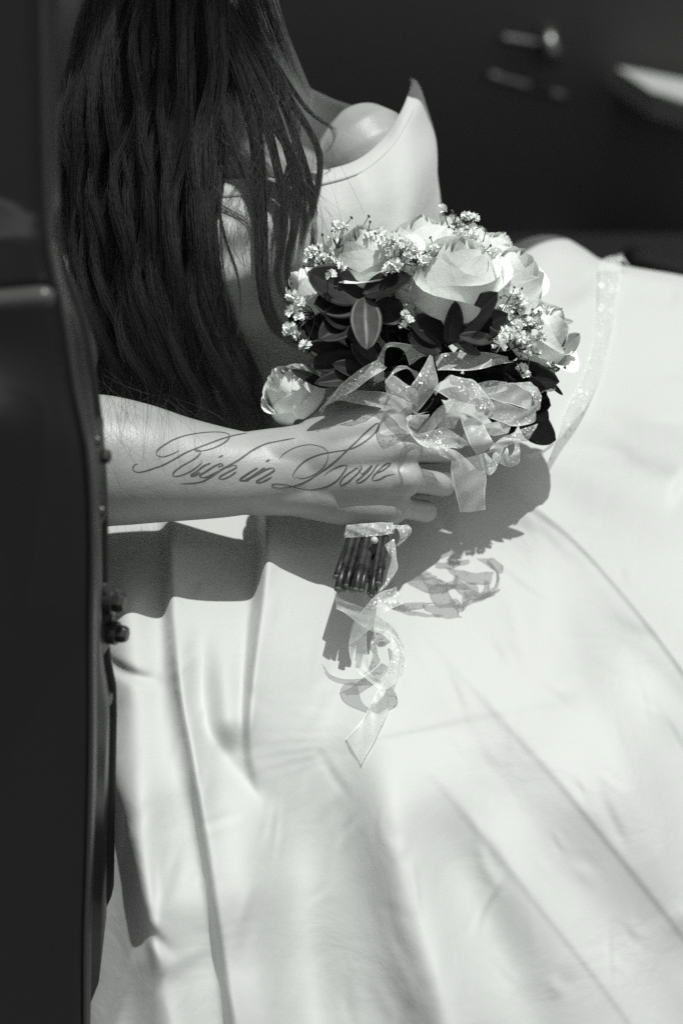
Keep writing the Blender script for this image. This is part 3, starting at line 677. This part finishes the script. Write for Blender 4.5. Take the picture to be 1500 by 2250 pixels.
LOCKS = [
 ([(430, -440, .11), (500, -200, .10), (560, 0, .065), (595, 90, .05), (622, 160, .044), (640, 215, .04)], 110, 30, 14),
 ([(430, -440, .11), (510, -200, .10), (585, 0, .06), (620, 90, .05), (650, 160, .042), (680, 215, .036)], 90, 26, 8),
 ([(430, -440, .11), (490, -200, .10), (535, 0, .065), (560, 100, .05), (580, 180, .044), (592, 240, .04)], 90, 26, 12),   # path (px, py, w), strands, spread px at mid, spread at end
 ([(400, -440, .13), (400, -200, .1), (480, 40, .065), (540, 200, .045), (566, 330, .030), (573, 450, .022), (575, 560, .016), (582, 660, .010), (606, 722, .006), (655, 756, .002), (705, 775, -.004)], 620, 15, 14),
 ([(400, -440, .13), (400, -200, .1), (500, 50, .065), (570, 220, .045), (600, 330, .034), (622, 430, .026), (624, 520, .020), (606, 595, .014), (618, 650, .010), (655, 690, .004)], 240, 10, 7),
 ([(405, -440, .13), (405, -190, .1), (520, 60, .06), (590, 210, .045), (632, 330, .034), (655, 430, .026), (643, 520, .020), (628, 575, .016), (636, 632, .010), (664, 664, .004)], 240, 10, 7),
 ([(405, -440, .13), (405, -190, .1), (530, 50, .055), (610, 200, .04), (655, 320, .030), (688, 430, .020), (692, 500, .016), (686, 560, .012), (680, 605, .008)], 220, 9, 6),
 ([(410, -440, .13), (410, -180, .1), (550, 60, .05), (625, 170, .04), (672, 240, .034), (712, 272, .03), (741, 286, .03), (737, 312, .028), (704, 350, .026)], 60, 8, 2.5),
 ([(410, -440, .13), (410, -180, .1), (555, 70, .05), (632, 210, .038), (688, 300, .03), (706, 350, .026), (694, 430, .022), (664, 520, .018), (655, 560, .014)], 130, 9, 5),
 ([(405, -440, .13), (405, -190, .1), (510, 60, .06), (565, 200, .046), (612, 290, .038), (648, 350, .032), (668, 410, .028), (672, 470, .024), (660, 550, .018)], 200, 11, 7),
 ([(420, -440, .13), (420, -100, .1), (470, 200, .04), (478, 420, .028), (492, 520, .024), (520, 590, .02), (530, 660, .018), (528, 710, .016), (518, 752, .012)], 45, 4, 1.6),
 ([(420, -440, .13), (420, -100, .1), (470, 200, .04), (482, 430, .03), (488, 560, .024), (500, 660, .018), (505, 720, .012)], 26, 4, 1.6),
 ([(410, -440, .13), (410, -190, .1), (540, 20, .055), (585, 120, .05), (600, 220, .044), (590, 320, .038), (545, 400, .034), (505, 420, .03)], 26, 16, 8),
 ([(405, -440, .13), (405, -190, .1), (510, 30, .06), (560, 150, .05), (545, 260, .042), (510, 330, .036), (495, 380, .03)], 36, 14, 8),
 ([(405, -440, .13), (405, -190, .1), (530, 30, .06), (590, 130, .05), (600, 240, .042), (560, 330, .036), (560, 420, .03), (566, 520, .022)], 60, 14, 8),
 ([(405, -440, .13), (405, -190, .1), (525, 30, .058), (600, 150, .048), (650, 260, .036), (640, 360, .03), (612, 450, .026), (604, 540, .02), (596, 640, .012)], 60, 12, 6),
 ([(395, -440, .13), (395, -220, .1), (440, 0, .08), (470, 200, .06), (520, 330, .045), (560, 430, .032), (590, 520, .024), (600, 600, .016)], 50, 12, 6),
 ([(300, -440, .13), (300, -230, .1), (190, 60, .02), (150, 250, .01), (122, 420, -.01), (128, 600, -.03), (170, 740, -.05), (215, 830, -.07)], 160, 10, 12),
]
for path, ns, sp0, sp1 in LOCKS:
    path = [(x, y, w - float(np.interp(y, [-440, -100, 120, 330, 480, 620, 760], [0, .034, .052, .034, .026, .014, .006])) * (x > 330)) for x, y, w in path]
    g_ = guide(path); a = rng.normal(0, 1, (ns, 1)); c = rng.normal(0, 1, (ns, 1)); p1 = rng.uniform(0, 6.28, (ns, 1))
    sp = np.interp(sK, [0, .25, .6, 1], [22, sp0 * 1.6, sp0, sp1])[None, :]
    P = np.repeat(g_[None], ns, 0).copy()
    d = np.gradient(g_[:, :2], axis=0); d /= np.linalg.norm(d, axis=1)[:, None] + 1e-9
    off = np.clip(a, -1.5, 1.5) * sp * .62 + 1.3 * np.sin(sK * 17 + p1) * np.clip(sK * 2, 0, 1)
    P[..., 0] += off * -d[:, 1]; P[..., 1] += off * d[:, 0]
    P[..., 2] += c * sp * .0002
    P = cut(P, rng.uniform(.90, 1.0, ns))
    obj('lock', strands_mesh('lock', V(P[..., 0], P[..., 1], P[..., 2]), rng.uniform(.00010, .0002, ns)), M['hair'], hair)
# fly-away single hairs over bodice and arm
fl = []
for _ in range(170):
    x0 = rng.uniform(430, 690); y0 = rng.uniform(180, 430); w0 = .01 - (y0 - 200) * .00002
    ln = rng.uniform(120, 420); bend = rng.normal(0, 28); dx = rng.normal(0, 60)
    s = sK; fl.append(np.stack([x0 + dx * s + bend * np.sin(s * math.pi * rng.uniform(.6, 1.6)), y0 + ln * s, w0 + .00002 * ln * s + .004 * np.sin(5 * s)], 1))
for _ in range(34):
    x0 = rng.uniform(190, 420); y0 = rng.uniform(800, 885) + (x0 - 200) * .08
    s = sK; ln = rng.uniform(40, 150); dx = rng.normal(20, 50)
    fl.append(np.stack([x0 + dx * s + rng.normal(0, 25) * np.sin(3 * s), y0 + ln * s, .0 + .080 * np.minimum(1, s * 2) + .004 * s], 1))
for _ in range(120):
    uu = rng.uniform(0, .25); i = rng.uniform(.15, .7)
    P = main_at(np.full((1, K), uu))[0].copy(); P[:, 0] += -rng.uniform(0, 30) * np.sin(sK * 3 + rng.uniform(0, 3)); fl.append(P)
fl = np.array(fl)
obj('stray_hair', strands_mesh('stray_hair', V(fl[..., 0], fl[..., 1], fl[..., 2]), np.full(len(fl), .00009)), M['hair'], hair)

# ------------------------------------------------------------------ the bouquet
bq = thing('bouquet', 'hand-tied bouquet of white roses with dark leaves and glittery sheer ribbon', 'bouquet')
def petal_mesh(R, H, phi, alpha, opn, lip, close, seed, nu=11, nv=11):
    r_ = random.Random(seed); vs = []
    p1, p2 = r_.uniform(0, 6.28), r_.uniform(0, 6.28); tip = r_.uniform(.0, .03)
    for i in range(nv):
        v = i / (nv - 1)
        for j in range(nu):
            u_ = -1 + 2 * j / (nu - 1)
            h = 1 - .30 * abs(u_) ** 2.6 + tip * math.exp(-(u_ * 5) ** 2) + .02 * math.sin(3 * u_ + p1)
            q = v * h
            wv = .30 + .70 * math.sin(min(1, q * 1.5) * math.pi / 2)
            ang = phi + alpha * u_ * wv
            r = R * (.25 + .75 * math.sin(min(1, q * 2.7) * math.pi / 2)) * (1 - close * max(0, (q - .30) / .70) ** 1.5)
            r += R * opn * q ** 2.2 + .12 * R * u_ * q + .05 * R * math.sin(4 * u_ + p2) * q * q
            z = H * q
            if q > .70:
                k = (q - .70) / .30; r += R * lip * k ** 2 * (.55 + .45 * math.cos(u_ * 2)); z -= H * lip * .42 * k ** 2.4
            r -= .04 * R * math.cos(u_ * 3.14) * q
            vs.append((r * math.cos(ang), r * math.sin(ang), z))
    me = mesh_np('petal', vs, grid_faces(nv, nu)); me.materials.append(M['petal']); return me
def rose_set(seed, opened=1.0):
    r_ = random.Random(seed); out_ = []; phi = r_.uniform(0, 6); ga = math.radians(137.5)
    for k in range(4): out_.append(petal_mesh(.24 + .09 * k, 1.10 - .025 * k, phi, math.radians(128 - 6 * k), -.02, .0, .80 - .04 * k, r_.random())); phi += ga
    for k in range(5): out_.append(petal_mesh(.60 + .06 * k, 1.02 - .03 * k, phi, math.radians(104 - 4 * k), .0, .05 + .02 * k * opened, .62 - .05 * k, r_.random())); phi += ga + r_.uniform(-.15, .15)
    for k in range(7): out_.append(petal_mesh(.88 + .025 * k, .86 - .05 * k, phi, math.radians(82 - 3 * k), (.0 + .035 * k) * opened, (.06 + .06 * k) * opened, .40 - .045 * k, r_.random())); phi += ga + r_.uniform(-.2, .2)
    return out_
SETS = [rose_set(11, .8), rose_set(23, .45), rose_set(37, 1.1)]
cal = MB(); cal.tube([(0, 0, -.35), (0, 0, -.2), (0, 0, -.05), (0, 0, .12)], [.09, .1, .22, .2], 10)
CAL = mesh_np('rose', np.vstack(cal.v), cal.f); CAL.materials.append(M['stem'])
def rose(px, py, w, r_px, axis, st, spin=0., hscale=1.0):
    a = Vector(VD(*axis)); s = r_px * SC
    c = Vector(V(np.float64(px), np.float64(py), np.float64(w)))
    o = obj('rose', CAL, None, bq)
    rot = a.to_track_quat('Z', 'Y').to_matrix().to_4x4() @ Matrix.Rotation(spin, 4, 'Z')
    mw = Matrix.Translation(c - a * s * .5 * 1.5) @ rot @ Matrix.Diagonal((s, s, s * 1.5 * hscale, 1))
    o.matrix_world = mw
    for me in SETS[st]:
        p = bpy.data.objects.new('petal', me); COL.objects.link(p); p.parent = o
    return o
rose(806, 560, .030, 92, (-.25, .76, .60), 0, .4, .95)
rose(925, 536, .000, 96, (.0, .86, .5), 2, 1.7, .9)
rose(1003, 606, .046, 104, (.08, .74, .66), 1, 2.1, 1.05)
rose(1118, 608, .012, 94, (.38, .72, .58), 0, 3.0, .95)
rose(1040, 548, -.020, 80, (.25, .84, .48), 2, .2, .9)
rose(1188, 724, .010, 86, (.60, .58, .54), 0, 4.0, .95)
rose(642, 866, .008, 68, (-.50, .62, .60), 0, 2.3, 1.2)
rose(748, 566, .004, 62, (-.4, .8, .45), 1, 2.0)
rose(985, 524, -.012, 66, (.1, .85, .5), 0, 5.2)
rose(1088, 556, -.008, 62, (.35, .8, .48), 1, 4.4)
rose(680, 634, -.002, 66, (-.68, .60, .42), 1, 5.0)
rose(945, 680, .034, 50, (-.35, .62, .7), 0, 2.6)
rose(1182, 812, .012, 50, (.7, .3, .64), 1, .9)
rose(868, 566, -.005, 76, (-.1, .8, .6), 1, .9)
rose(920, 632, .022, 74, (-.40, .68, .62), 2, 3.9)

# leaves
def leaf(base, tip, wid, mat, bend=.25, cup=.25, roll=0.0, face=(0, .35, .94), par=None):
    A = V(*[np.float64(c) for c in base]); B = V(*[np.float64(c) for c in tip])
    ax = B - A; Ln = np.linalg.norm(ax); ax /= Ln
    nf = VD(*face); side = np.cross(ax, nf); side /= np.linalg.norm(side); nf = np.cross(side, ax)
    cs, sn = math.cos(roll), math.sin(roll); side, nf = side * cs + nf * sn, nf * cs - side * sn
    wd = wid * SC * .5; nv, nu = 15, 9; vs = []; uv = []
    for i in range(nv):
        t = i / (nv - 1); f = (math.sin(math.pi * min(1, t ** .9)) ** .58) * (1 - .08 * t) if 0 < t < 1 else 0.03
        for j in range(nu):
            q = -1 + 2 * j / (nu - 1)
            vs.append(A + ax * Ln * t + side * wd * f * q + nf * (bend * Ln * (t - t * t) * 1.0 - cup * wd * f * (1 - abs(q) ** 1.5) - .0006 * math.exp(-(q * 9) ** 2) + .02 * wd * math.sin(9 * t + 2 * q)))
            uv.append((j / (nu - 1), t))
    me = mesh_np('leaf', vs, grid_faces(nv, nu), True, uv)
    o = obj('leaf', me, mat, bq if par is None else par)
    md = o.modifiers.new('solid', 'SOLIDIFY'); md.thickness = .0005
    return o
D, Lg, Pl = M['leaf'], M['leaf_lit'], M['leaf_pale']
leaf((802, 652, .052), (676, 598, .058), 96, D, .15, .3)
leaf((800, 660, .05), (690, 668, .056), 84, D, .1, .2)
leaf((796, 645, .058), (903, 606, .066), 68, D, .2, .35, .25)
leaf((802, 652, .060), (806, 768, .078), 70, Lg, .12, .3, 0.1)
leaf((790, 690, .05), (700, 745, .062), 70, D, .2, .3)
leaf((770, 700, .05), (712, 690, .06), 66, D, .2, .3)
leaf((830, 660, .05), (880, 710, .055), 70, D, .1, .2)
leaf((985, 752, .058), (1092, 642, .074), 78, D, .22, .3, .2)
leaf((990, 750, .055), (1115, 690, .066), 80, D, .15, .3)
leaf((988, 756, .066), (1000, 662, .082), 46, D, .25, .5, -.5)
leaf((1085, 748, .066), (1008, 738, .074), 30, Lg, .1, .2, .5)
leaf((980, 745, .05), (900, 700, .062), 66, D, .2, .3)
leaf((970, 770, .055), (895, 735, .062), 56, D, .2, .3)
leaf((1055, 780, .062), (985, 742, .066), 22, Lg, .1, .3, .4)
leaf((830, 800, .052), (772, 756, .07), 58, D, .2, .3)
leaf((840, 820, .05), (690, 842, .06), 46, D, .2, .35)
leaf((810, 790, .05), (676, 800, .045), 60, D, .2, .35)
leaf((790, 800, .045), (672, 760, .035), 56, D, .2, .3)
leaf((850, 830, .05), (730, 800, .058), 50, D, .2, .35)
leaf((720, 850, .03), (640, 812, .040), 26, D, .2, .3)
leaf((1140, 905, .0), (1220, 968, -.022), 82, D, -.1, .2)
leaf((1150, 880, .0), (1205, 920, -.015), 60, D, .1, .2)
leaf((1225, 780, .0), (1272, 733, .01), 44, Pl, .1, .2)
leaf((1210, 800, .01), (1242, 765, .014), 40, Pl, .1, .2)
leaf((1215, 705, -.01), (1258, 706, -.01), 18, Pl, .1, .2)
leaf((1195, 830, .01), (1236, 868, .0), 14, D, .1, .2)
for k in range(18):
    x = rng.uniform(985, 1165); y = rng.uniform(800, 880); w = rng.uniform(-.02, .01)
    leaf((x, y, w - .008), (x + rng.normal(0, 50), y + rng.normal(10, 35), w + .004), rng.uniform(45, 70), D, .2, .3, rng.normal(0, .5))
for k in range(38):      # lower foliage behind the bow
    x = rng.uniform(850, 1190); y = rng.uniform(745, 880); w = rng.uniform(.0, .032)
    leaf((x, y, w - .008), (x + rng.normal(0, 60), y + rng.normal(5, 35), w + .004), rng.uniform(45, 70), D, .2, .3, rng.normal(0, .5))
for k in range(46):      # dark foliage packed inside the posy
    a = rng.uniform(0, 6.28); r0 = rng.uniform(.0, 1) ** .6
    x = 915 + 235 * r0 * math.cos(a); y = 730 + 105 * r0 * math.sin(a); w = .032 - .05 * r0 ** 2 + rng.normal(0, .006)
    dx = (x - 910) * .35 + rng.normal(0, 35); dy = (y - 800) * .3 + rng.normal(-15, 35)
    leaf((x, y, w - .012), (x + dx, y + dy, w + .006), rng.uniform(45, 70), D, .2, .3, rng.normal(0, .4))

# baby's breath
def floret_mesh(seed):
    r_ = np.random.default_rng(seed); vs = []; f = []
    for k in range(15):
        z = 1 - 1.5 * (k + .5) / 15; a = k * 2.4 + r_.normal(0, .2); s = math.sqrt(max(0, 1 - z * z))
        d = np.array([s * math.cos(a), s * math.sin(a), z]); d /= np.linalg.norm(d)
        t1 = np.cross(d, [.31, .2, .93]); t1 /= np.linalg.norm(t1); t2 = np.cross(d, t1)
        th = r_.uniform(0, 6.28); a1 = t1 * math.cos(th) + t2 * math.sin(th); a2 = np.cross(d, a1); b0 = len(vs)
        vs += [d * .15, d * .7 + a1 * .42, d * 1.02 + a1 * .30 + a2 * .12, d * .92, d * 1.05 - a1 * .26 + a2 * .1, d * .72 - a1 * .40]
        f += [(b0, b0 + 1, b0 + 2, b0 + 3), (b0, b0 + 3, b0 + 4, b0 + 5)]
    me = mesh_np('floret', vs, f); me.materials.append(M['floret']); return me
FLM = [floret_mesh(i) for i in range(4)]
bud = MB(); bud.tube([(0, 0, -.5), (0, 0, 0), (0, 0, .5)], [.4, .62, .4], 8); BUD = mesh_np('bud', np.vstack(bud.v), bud.f); BUD.materials.append(M['sprig'])
def sprig(root, heads, buds=()):
    Rt = np.array(root, float); m = MB(); items = []
    for (x, y, w, r) in heads:
        mid = (Rt + np.array([x, y, w])) / 2 + np.array([rng.normal(0, 8), rng.normal(0, 8), .003])
        q = cr([Rt, mid, (x, y + r * .3, w)], 7); m.tube(V(q[:, 0], q[:, 1], q[:, 2]), np.linspace(.0006, .0004, 7), 5)
        items.append((x, y, w, r, False))
    for (x, y, w, r) in buds:
        mid = (Rt + np.array([x, y, w])) / 2 + np.array([rng.normal(0, 10), rng.normal(0, 8), .003])
        q = cr([Rt, mid, (x, y, w)], 7); m.tube(V(q[:, 0], q[:, 1], q[:, 2]), np.linspace(.0006, .00035, 7), 5)
        items.append((x, y, w, r, True))
    s_o = m.build('gypsophila_sprig', M['sprig'], bq)
    for (x, y, w, r, isb) in items:
        o = bpy.data.objects.new('bud' if isb else 'floret', BUD if isb else FLM[int(rng.integers(4))]); COL.objects.link(o); o.parent = s_o
        d = Vector(VD(rng.normal(0, .4), .7, .55)); k = r * SC * (1. if isb else 1.28)
        o.matrix_local = Matrix.Translation(Vector(V(np.float64(x), np.float64(y), np.float64(w)))) @ d.to_track_quat('Z', 'Y').to_matrix().to_4x4() @ Matrix.Rotation(rng.uniform(0, 6), 4, 'Z') @ Matrix.Scale(k, 4)
def cluster(cx, cy, w, n, sx, sy, r=9.5, root=None):
    root = root or (cx + rng.normal(0, 6), cy + sy * 1.4, w - .012)
    sprig(root, [(cx + rng.normal(0, sx), cy + rng.normal(0, sy), w + rng.normal(0, .005), r * rng.uniform(.75, 1.2)) for _ in range(n)],
          [(cx + rng.normal(0, sx * 1.3), cy + rng.normal(0, sy) - 6, w + rng.normal(0, .004), 4.5) for _ in range(max(2, n // 3))])
sprig((712, 590, .03), [(684, 551, .045, 11), (675, 566, .048, 10), (712, 566, .05, 9), (727, 604, .07, 10), (738, 575, .05, 8), (700, 545, .04, 9)], [(708, 516, .035, 5), (668, 586, .04, 4.5), (700, 544, .045, 5), (725, 560, .05, 4.5)])
sprig((742, 545, .03), [(740, 497, .035, 11), (756, 500, .035, 10), (730, 520, .04, 8), (750, 585, .06, 10)], [(772, 478, .03, 5), (810, 475, .03, 5), (729, 508, .03, 4)])
sprig((690, 690, .03), [(642, 650, .045, 12), (658, 664, .05, 11), (640, 684, .045, 12), (656, 697, .05, 10), (637, 722, .045, 13), (630, 730, .045, 8), (652, 738, .045, 9), (670, 760, .04, 12), (654, 676, .04, 9)], [(641, 622, .04, 4.5), (660, 720, .045, 4.5), (675, 700, .05, 4)])
cluster(868, 548, .062, 17, 24, 16, 10); cluster(915, 560, .058, 14, 26, 13, 10); cluster(845, 530, .045, 9, 22, 12, 9); cluster(865, 585, .066, 5, 10, 8, 11)
cluster(1010, 515, .02, 8, 22, 12, 9); cluster(985, 535, .035, 7, 18, 12, 9); cluster(1050, 535, .02, 8, 20, 14, 9)
cluster(1135, 668, .056, 9, 14, 14, 11); cluster(1150, 700, .052, 11, 18, 16, 11); cluster(1130, 742, .062, 9, 20, 14, 11); cluster(1160, 745, .045, 8, 12, 18, 10); cluster(1150, 795, .045, 4, 10, 12, 10)
sprig((1080, 770, .05), [(1105, 742, .072, 10), (1097, 759, .074, 13), (1108, 725, .068, 9)], [(1130, 632, .06, 5), (1120, 652, .06, 4)])
sprig((985, 500, .0), [(971, 460, .0, 10), (1024, 475, .0, 10), (1040, 480, .0, 11), (1038, 500, .0, 9), (1014, 500, .0, 8)], [(993, 464, .0, 5), (1000, 475, .0, 5), (1016, 486, .0, 5)])
sprig((1102, 556, .0), [(1110, 538, .0, 12)], [(1118, 530, .0, 4)])
sprig((905, 720, .05), [(896, 706, .068, 11), (884, 716, .06, 7), (890, 690, .06, 8)])
sprig((1190, 810, .02), [(1208, 800, .03, 7)], [(1214, 800, .03, 7), (1226, 812, .02, 5), (1240, 808, .02, 5.5), (1214, 840, .015, 7), (1222, 815, .022, 4)])

# stems and their binding
ax0 = np.array([795, 1210, .006]); 
for k in range(23):
    ca = math.cos(k * 2.4); sa = math.sin(k * 2.4); rr = math.sqrt((k + .5) / 23)
    top = (800 + 40 * rr * ca + 14, 1150, .006 + .014 * rr * sa); bx = 787 + 50 * rr * ca - 4; by = 1288 + 18 * rr * sa + rng.normal(0, 13)
    q = cr([(880 + 60 * rr * ca, 860, .0 + .01 * rr * sa), (838 + 44 * rr * ca, 1010, -.004 + .011 * rr * sa), top, (bx, by, .052 + .017 * rr * sa)], 12)
    rad = rng.uniform(.0021, .0034)
    P = V(q[:, 0], q[:, 1], q[:, 2]); so = MB().tube(P, rad * np.r_[np.ones(8), 1.05, 1, 1, .96], 10, round_cap=False).build('stem', M['stem'], bq)
    if k % 3 == 0: MB().tube(np.array([P[-2], P[-2] + (P[-1] - P[-2]) * .12]), rad * 1.28, 10).build('node', M['stem'], so)
    d = P[-1] - P[-2]; d /= np.linalg.norm(d); MB().tube(np.array([P[-1] - d * .0003, P[-1] + d * .0003]), rad * .86, 10, round_cap=False).build('cut_end', M['cut'], so)
q = cr([(872, 905, .0), (842, 1030, -.004), (812, 1140, -.001), (803, 1184, .014)], 12)
M['wrap'], nt, b = principled('wrap_ribbon', .30, .5, .4); add_bump(nt, b, 300, .3, .001)
MB().tube(V(q[:, 0], q[:, 1], q[:, 2]), [.017, .0172, .0175, .0176, .0178, .018, .018, .018, .0182, .0185, .019, .019], 20, round_cap=False).build('stem_wrap', M['wrap'], bq)
pc = V(np.float64(822), np.float64(1187), np.float64(.039)); pm = MB(); pm.tube([pc, pc + VD(.05, .1, .9) * .0006], [.0030, .0030], 14)
pin = pm.build('pearl_pin', M['pearl'], bq)
pm = MB(); pm.tube([pc, V(np.float64(818), np.float64(1170), np.float64(.025))], .0006, 6); pm.build('pin_shaft', M['chrome'], pin)

# ribbons: each given by pairs of edge points
def ribbon(secs, zoom=None, dw=0.0, mm=True, n=34, on_skirt=None):
    A = []; B = []
    for a, c in secs:
        for src, dst in ((a, A), (c, B)):
            x, y = src[0], src[1]; w = src[2] / 1000. if len(src) > 2 else 0.
            if zoom: x = zoom[0] + x / zoom[2]; y = zoom[1] + y / zoom[2]
            if on_skirt is not None: w = float(skirt_w(x, y)[0]) + on_skirt + w
            dst.append((x, y, w + dw))
    a3 = np.array([V(*[np.float64(c) for c in p]) for p in A]); b3 = np.array([V(*[np.float64(c) for c in p]) for p in B])
    both = np.hstack([a3, b3]); q = cr(both, n); a3, b3 = q[:, :3], q[:, 3:]
    nu = 9; vs = []; uv = []
    L_ = np.r_[0, np.cumsum(np.linalg.norm(np.diff((a3 + b3) / 2, axis=0), axis=1))]
    tn = np.gradient((a3 + b3) / 2, axis=0)
    for i in range(n):
        wd = b3[i] - a3[i]; nr = np.cross(tn[i], wd); nr /= np.linalg.norm(nr) + 1e-9
        for j in range(nu):
            t = j / (nu - 1)
            vs.append(a3[i] * (1 - t) + b3[i] * t + nr * (.0012 * math.sin(math.pi * t) + .0005 * math.sin(t * 9 + i * .5)))
            uv.append((t, L_[i] / .02))
    return obj('ribbon', mesh_np('ribbon', vs, grid_faces(n, nu), True, uv), M['organza'], bq)
Z4 = (820, 740, 3.409); d4 = .024
RB = [
 [((0,365,30),(78,325,34)),((20,200,40),(80,180,42)),((70,90,48),(95,90,48)),((130,45,50),(150,70,44)),((300,60,40),(230,110,36)),((430,130,25),(270,215,20))],
 [((450,130,28),(480,250,34)),((700,110,32),(750,250,36)),((900,125,32),(900,215,34)),((1000,150,28),(1050,190,30))],
 [((420,135,44),(445,150,44)),((330,300,50),(480,340,42)),((250,400,48),(440,430,40)),((240,480,40),(320,580,35)),((300,570,30),(420,560,28))],
 [((330,260,25),(330,340,25)),((180,220,30),(260,240,30)),((95,360,45),(110,300,40)),((130,460,50),(150,290,50)),((240,470,45),(240,350,45)),((330,520,38),(330,400,40))],
 [((450,395,42),(580,285,42)),((560,460,50),(680,310,50)),((680,540,52),(770,340,50)),((790,610,48),(905,520,46)),((800,640,35),(890,560,32))],
 [((800,390,35),(830,450,35)),((930,365,40),(930,480,42)),((1040,345,44),(1050,510,46)),((1210,380,40),(1170,550,42))],
 [((880,450,38),(850,600,40)),((1000,500,48),(960,640,50)),((1130,540,52),(1060,670,52)),((1225,500,45),(1200,640,45)),((1200,470,30),(1210,600,30)),((1110,480,20),(1120,560,20))],
 [((1230,650,40),(1150,780,40)),((1090,700,44),(1070,790,44)),((960,760,46),(950,840,46)),((880,820,48),(840,880,48))],
 [((650,610,38),(800,610,38)),((680,700,46),(840,690,46)),((720,800,50),(890,780,50)),((775,885,46),(905,800,46))],
 [((420,580,30),(320,690,30)),((250,600,42),(245,660,45)),((320,720,50),(330,790,50)),((450,700,54),(450,840,54)),((550,685,54),(590,830,52)),((740,815,46),(640,840,46))],
 [((330,790,50),(400,770,46)),((450,870,54),(520,820,54)),((570,920,54),(640,870,54)),((680,1015,48),(765,985,48))],
 [((585,930,40),(800,880,40)),((580,1020,38),(845,1050,36)),((610,1150,34),(835,1170,34)),((650,1315,28),(838,1295,28))],
 [((790,880,36),(840,870,36)),((830,1000,38),(890,930,38)),((880,1038,40),(900,1000,38)),((930,960,38),(890,900,36)),((975,830,34),(920,830,32))],
 [((930,940,25),(1000,830,25)),((1020,975,30),(1020,890,30)),((1095,930,28),(1050,860,28)),((1090,800,22),(1060,780,22))],
 [((300,760,28),(420,720,30)),((400,640,34),(500,640,34)),((480,540,36),(580,520,36)),((600,460,34),(700,500,34))],
 [((480,680,30),(600,690,30)),((560,560,34),(650,600,34)),((620,480,36),(740,520,36))],
 [((1050,350,28),(1180,340,28)),((1180,430,34),(1250,420,30)),((1220,560,30),(1250,520,28))],
 [((700,380,30),(720,470,30)),((860,330,34),(850,440,34)),((1000,340,30),(1000,400,30))],
 [((640,840,28),(740,800,28)),((700,700,34),(790,720,34)),((900,640,36),(900,740,36)),((1050,620,36),(1010,720,36))],
]
for r_ in RB: ribbon(r_, Z4, d4)
ribbon([((704, 912, 42), (722, 872, 42)), ((735, 880, 44), (742, 858, 44)), ((800, 890, 44), (800, 858, 42)), ((860, 902, 50), (852, 864, 46)), ((905, 930, 62), (905, 886, 54))])
ribbon([((702, 905, 50), (712, 892, 50)), ((745, 850, 62), (770, 862, 60)), ((790, 812, 68), (815, 830, 66)), ((830, 790, 64), (850, 808, 60))])
Z5 = (680, 1120, 3.88)
ribbon([((640,300,30),(720,250,30)),((690,430,32),(742,420,34)),((640,620,34),(738,530,36)),((590,720,34),(612,690,36))], Z5, .036)
ribbon([((640,180,26),(740,130,26)),((740,160,36),(850,140,34)),((770,250,36),(860,200,34)),((720,310,28),(760,290,28))], Z5, .036)
ribbon([((300,240,30),(320,130,28)),((450,230,38),(430,120,36)),((600,220,38),(590,110,36)),((720,200,30),(710,110,28))], Z5, .036)
ribbon([((800,800,26),(740,655,28)),((650,870,38),(560,735,40)),((505,1025,36),(385,950,38)),((400,1120,30),(340,1080,30))], Z5, .036)
ribbon([((205,700,32),(225,845,30)),((300,780,34),(290,870,32)),((450,830,32),(390,950,30)),((610,930,26),(510,1025,26)),((715,1010,26),(600,1055,26)),((795,1180,28),(695,1090,26)),((810,1350,30),(710,1220,28)),((740,1460,30),(640,1370,28)),((620,1535,30),(560,1420,28)),((470,1430,28),(510,1360,26)),((370,1330,26),(490,1220,24)),((335,1150,26),(485,1060,24)),((395,960,28),(500,985,26))], Z5, .036, n=70)
# long tail trailing over the skirt to the far side
ribbon([((1386, 590, -12), (1366, 556, 12)), ((1366, 562, 12), (1320, 574, 8)), ((1362, 600, 5), (1316, 612, 5)), ((1352, 670, 2), (1312, 690, 2)), ((1342, 740, 2), (1298, 770, 2)), ((1322, 815, 3), (1278, 830, 3)), ((1294, 880, 7), (1246, 890, 6)), ((1262, 925, 20), (1228, 940, 16)), ((1222, 968, 30), (1200, 985, 28)), ((1180, 1010, 40), (1150, 1000, 40))], on_skirt=.003, n=60)

ribbon([((800, 1150, 16), (690, 1050, 16)), ((780, 1300, 8), (700, 1280, 8)), ((730, 1480, 3), (580, 1540, 3)), ((650, 1760, 2), (500, 1700, 2)), ((560, 1950, 1), (420, 1830, 1)), ((440, 2175, 1), (305, 1945, 1))], Z5, on_skirt=.002, n=50)  # added tail drawn in the shape of the loops' shadow on the skirt
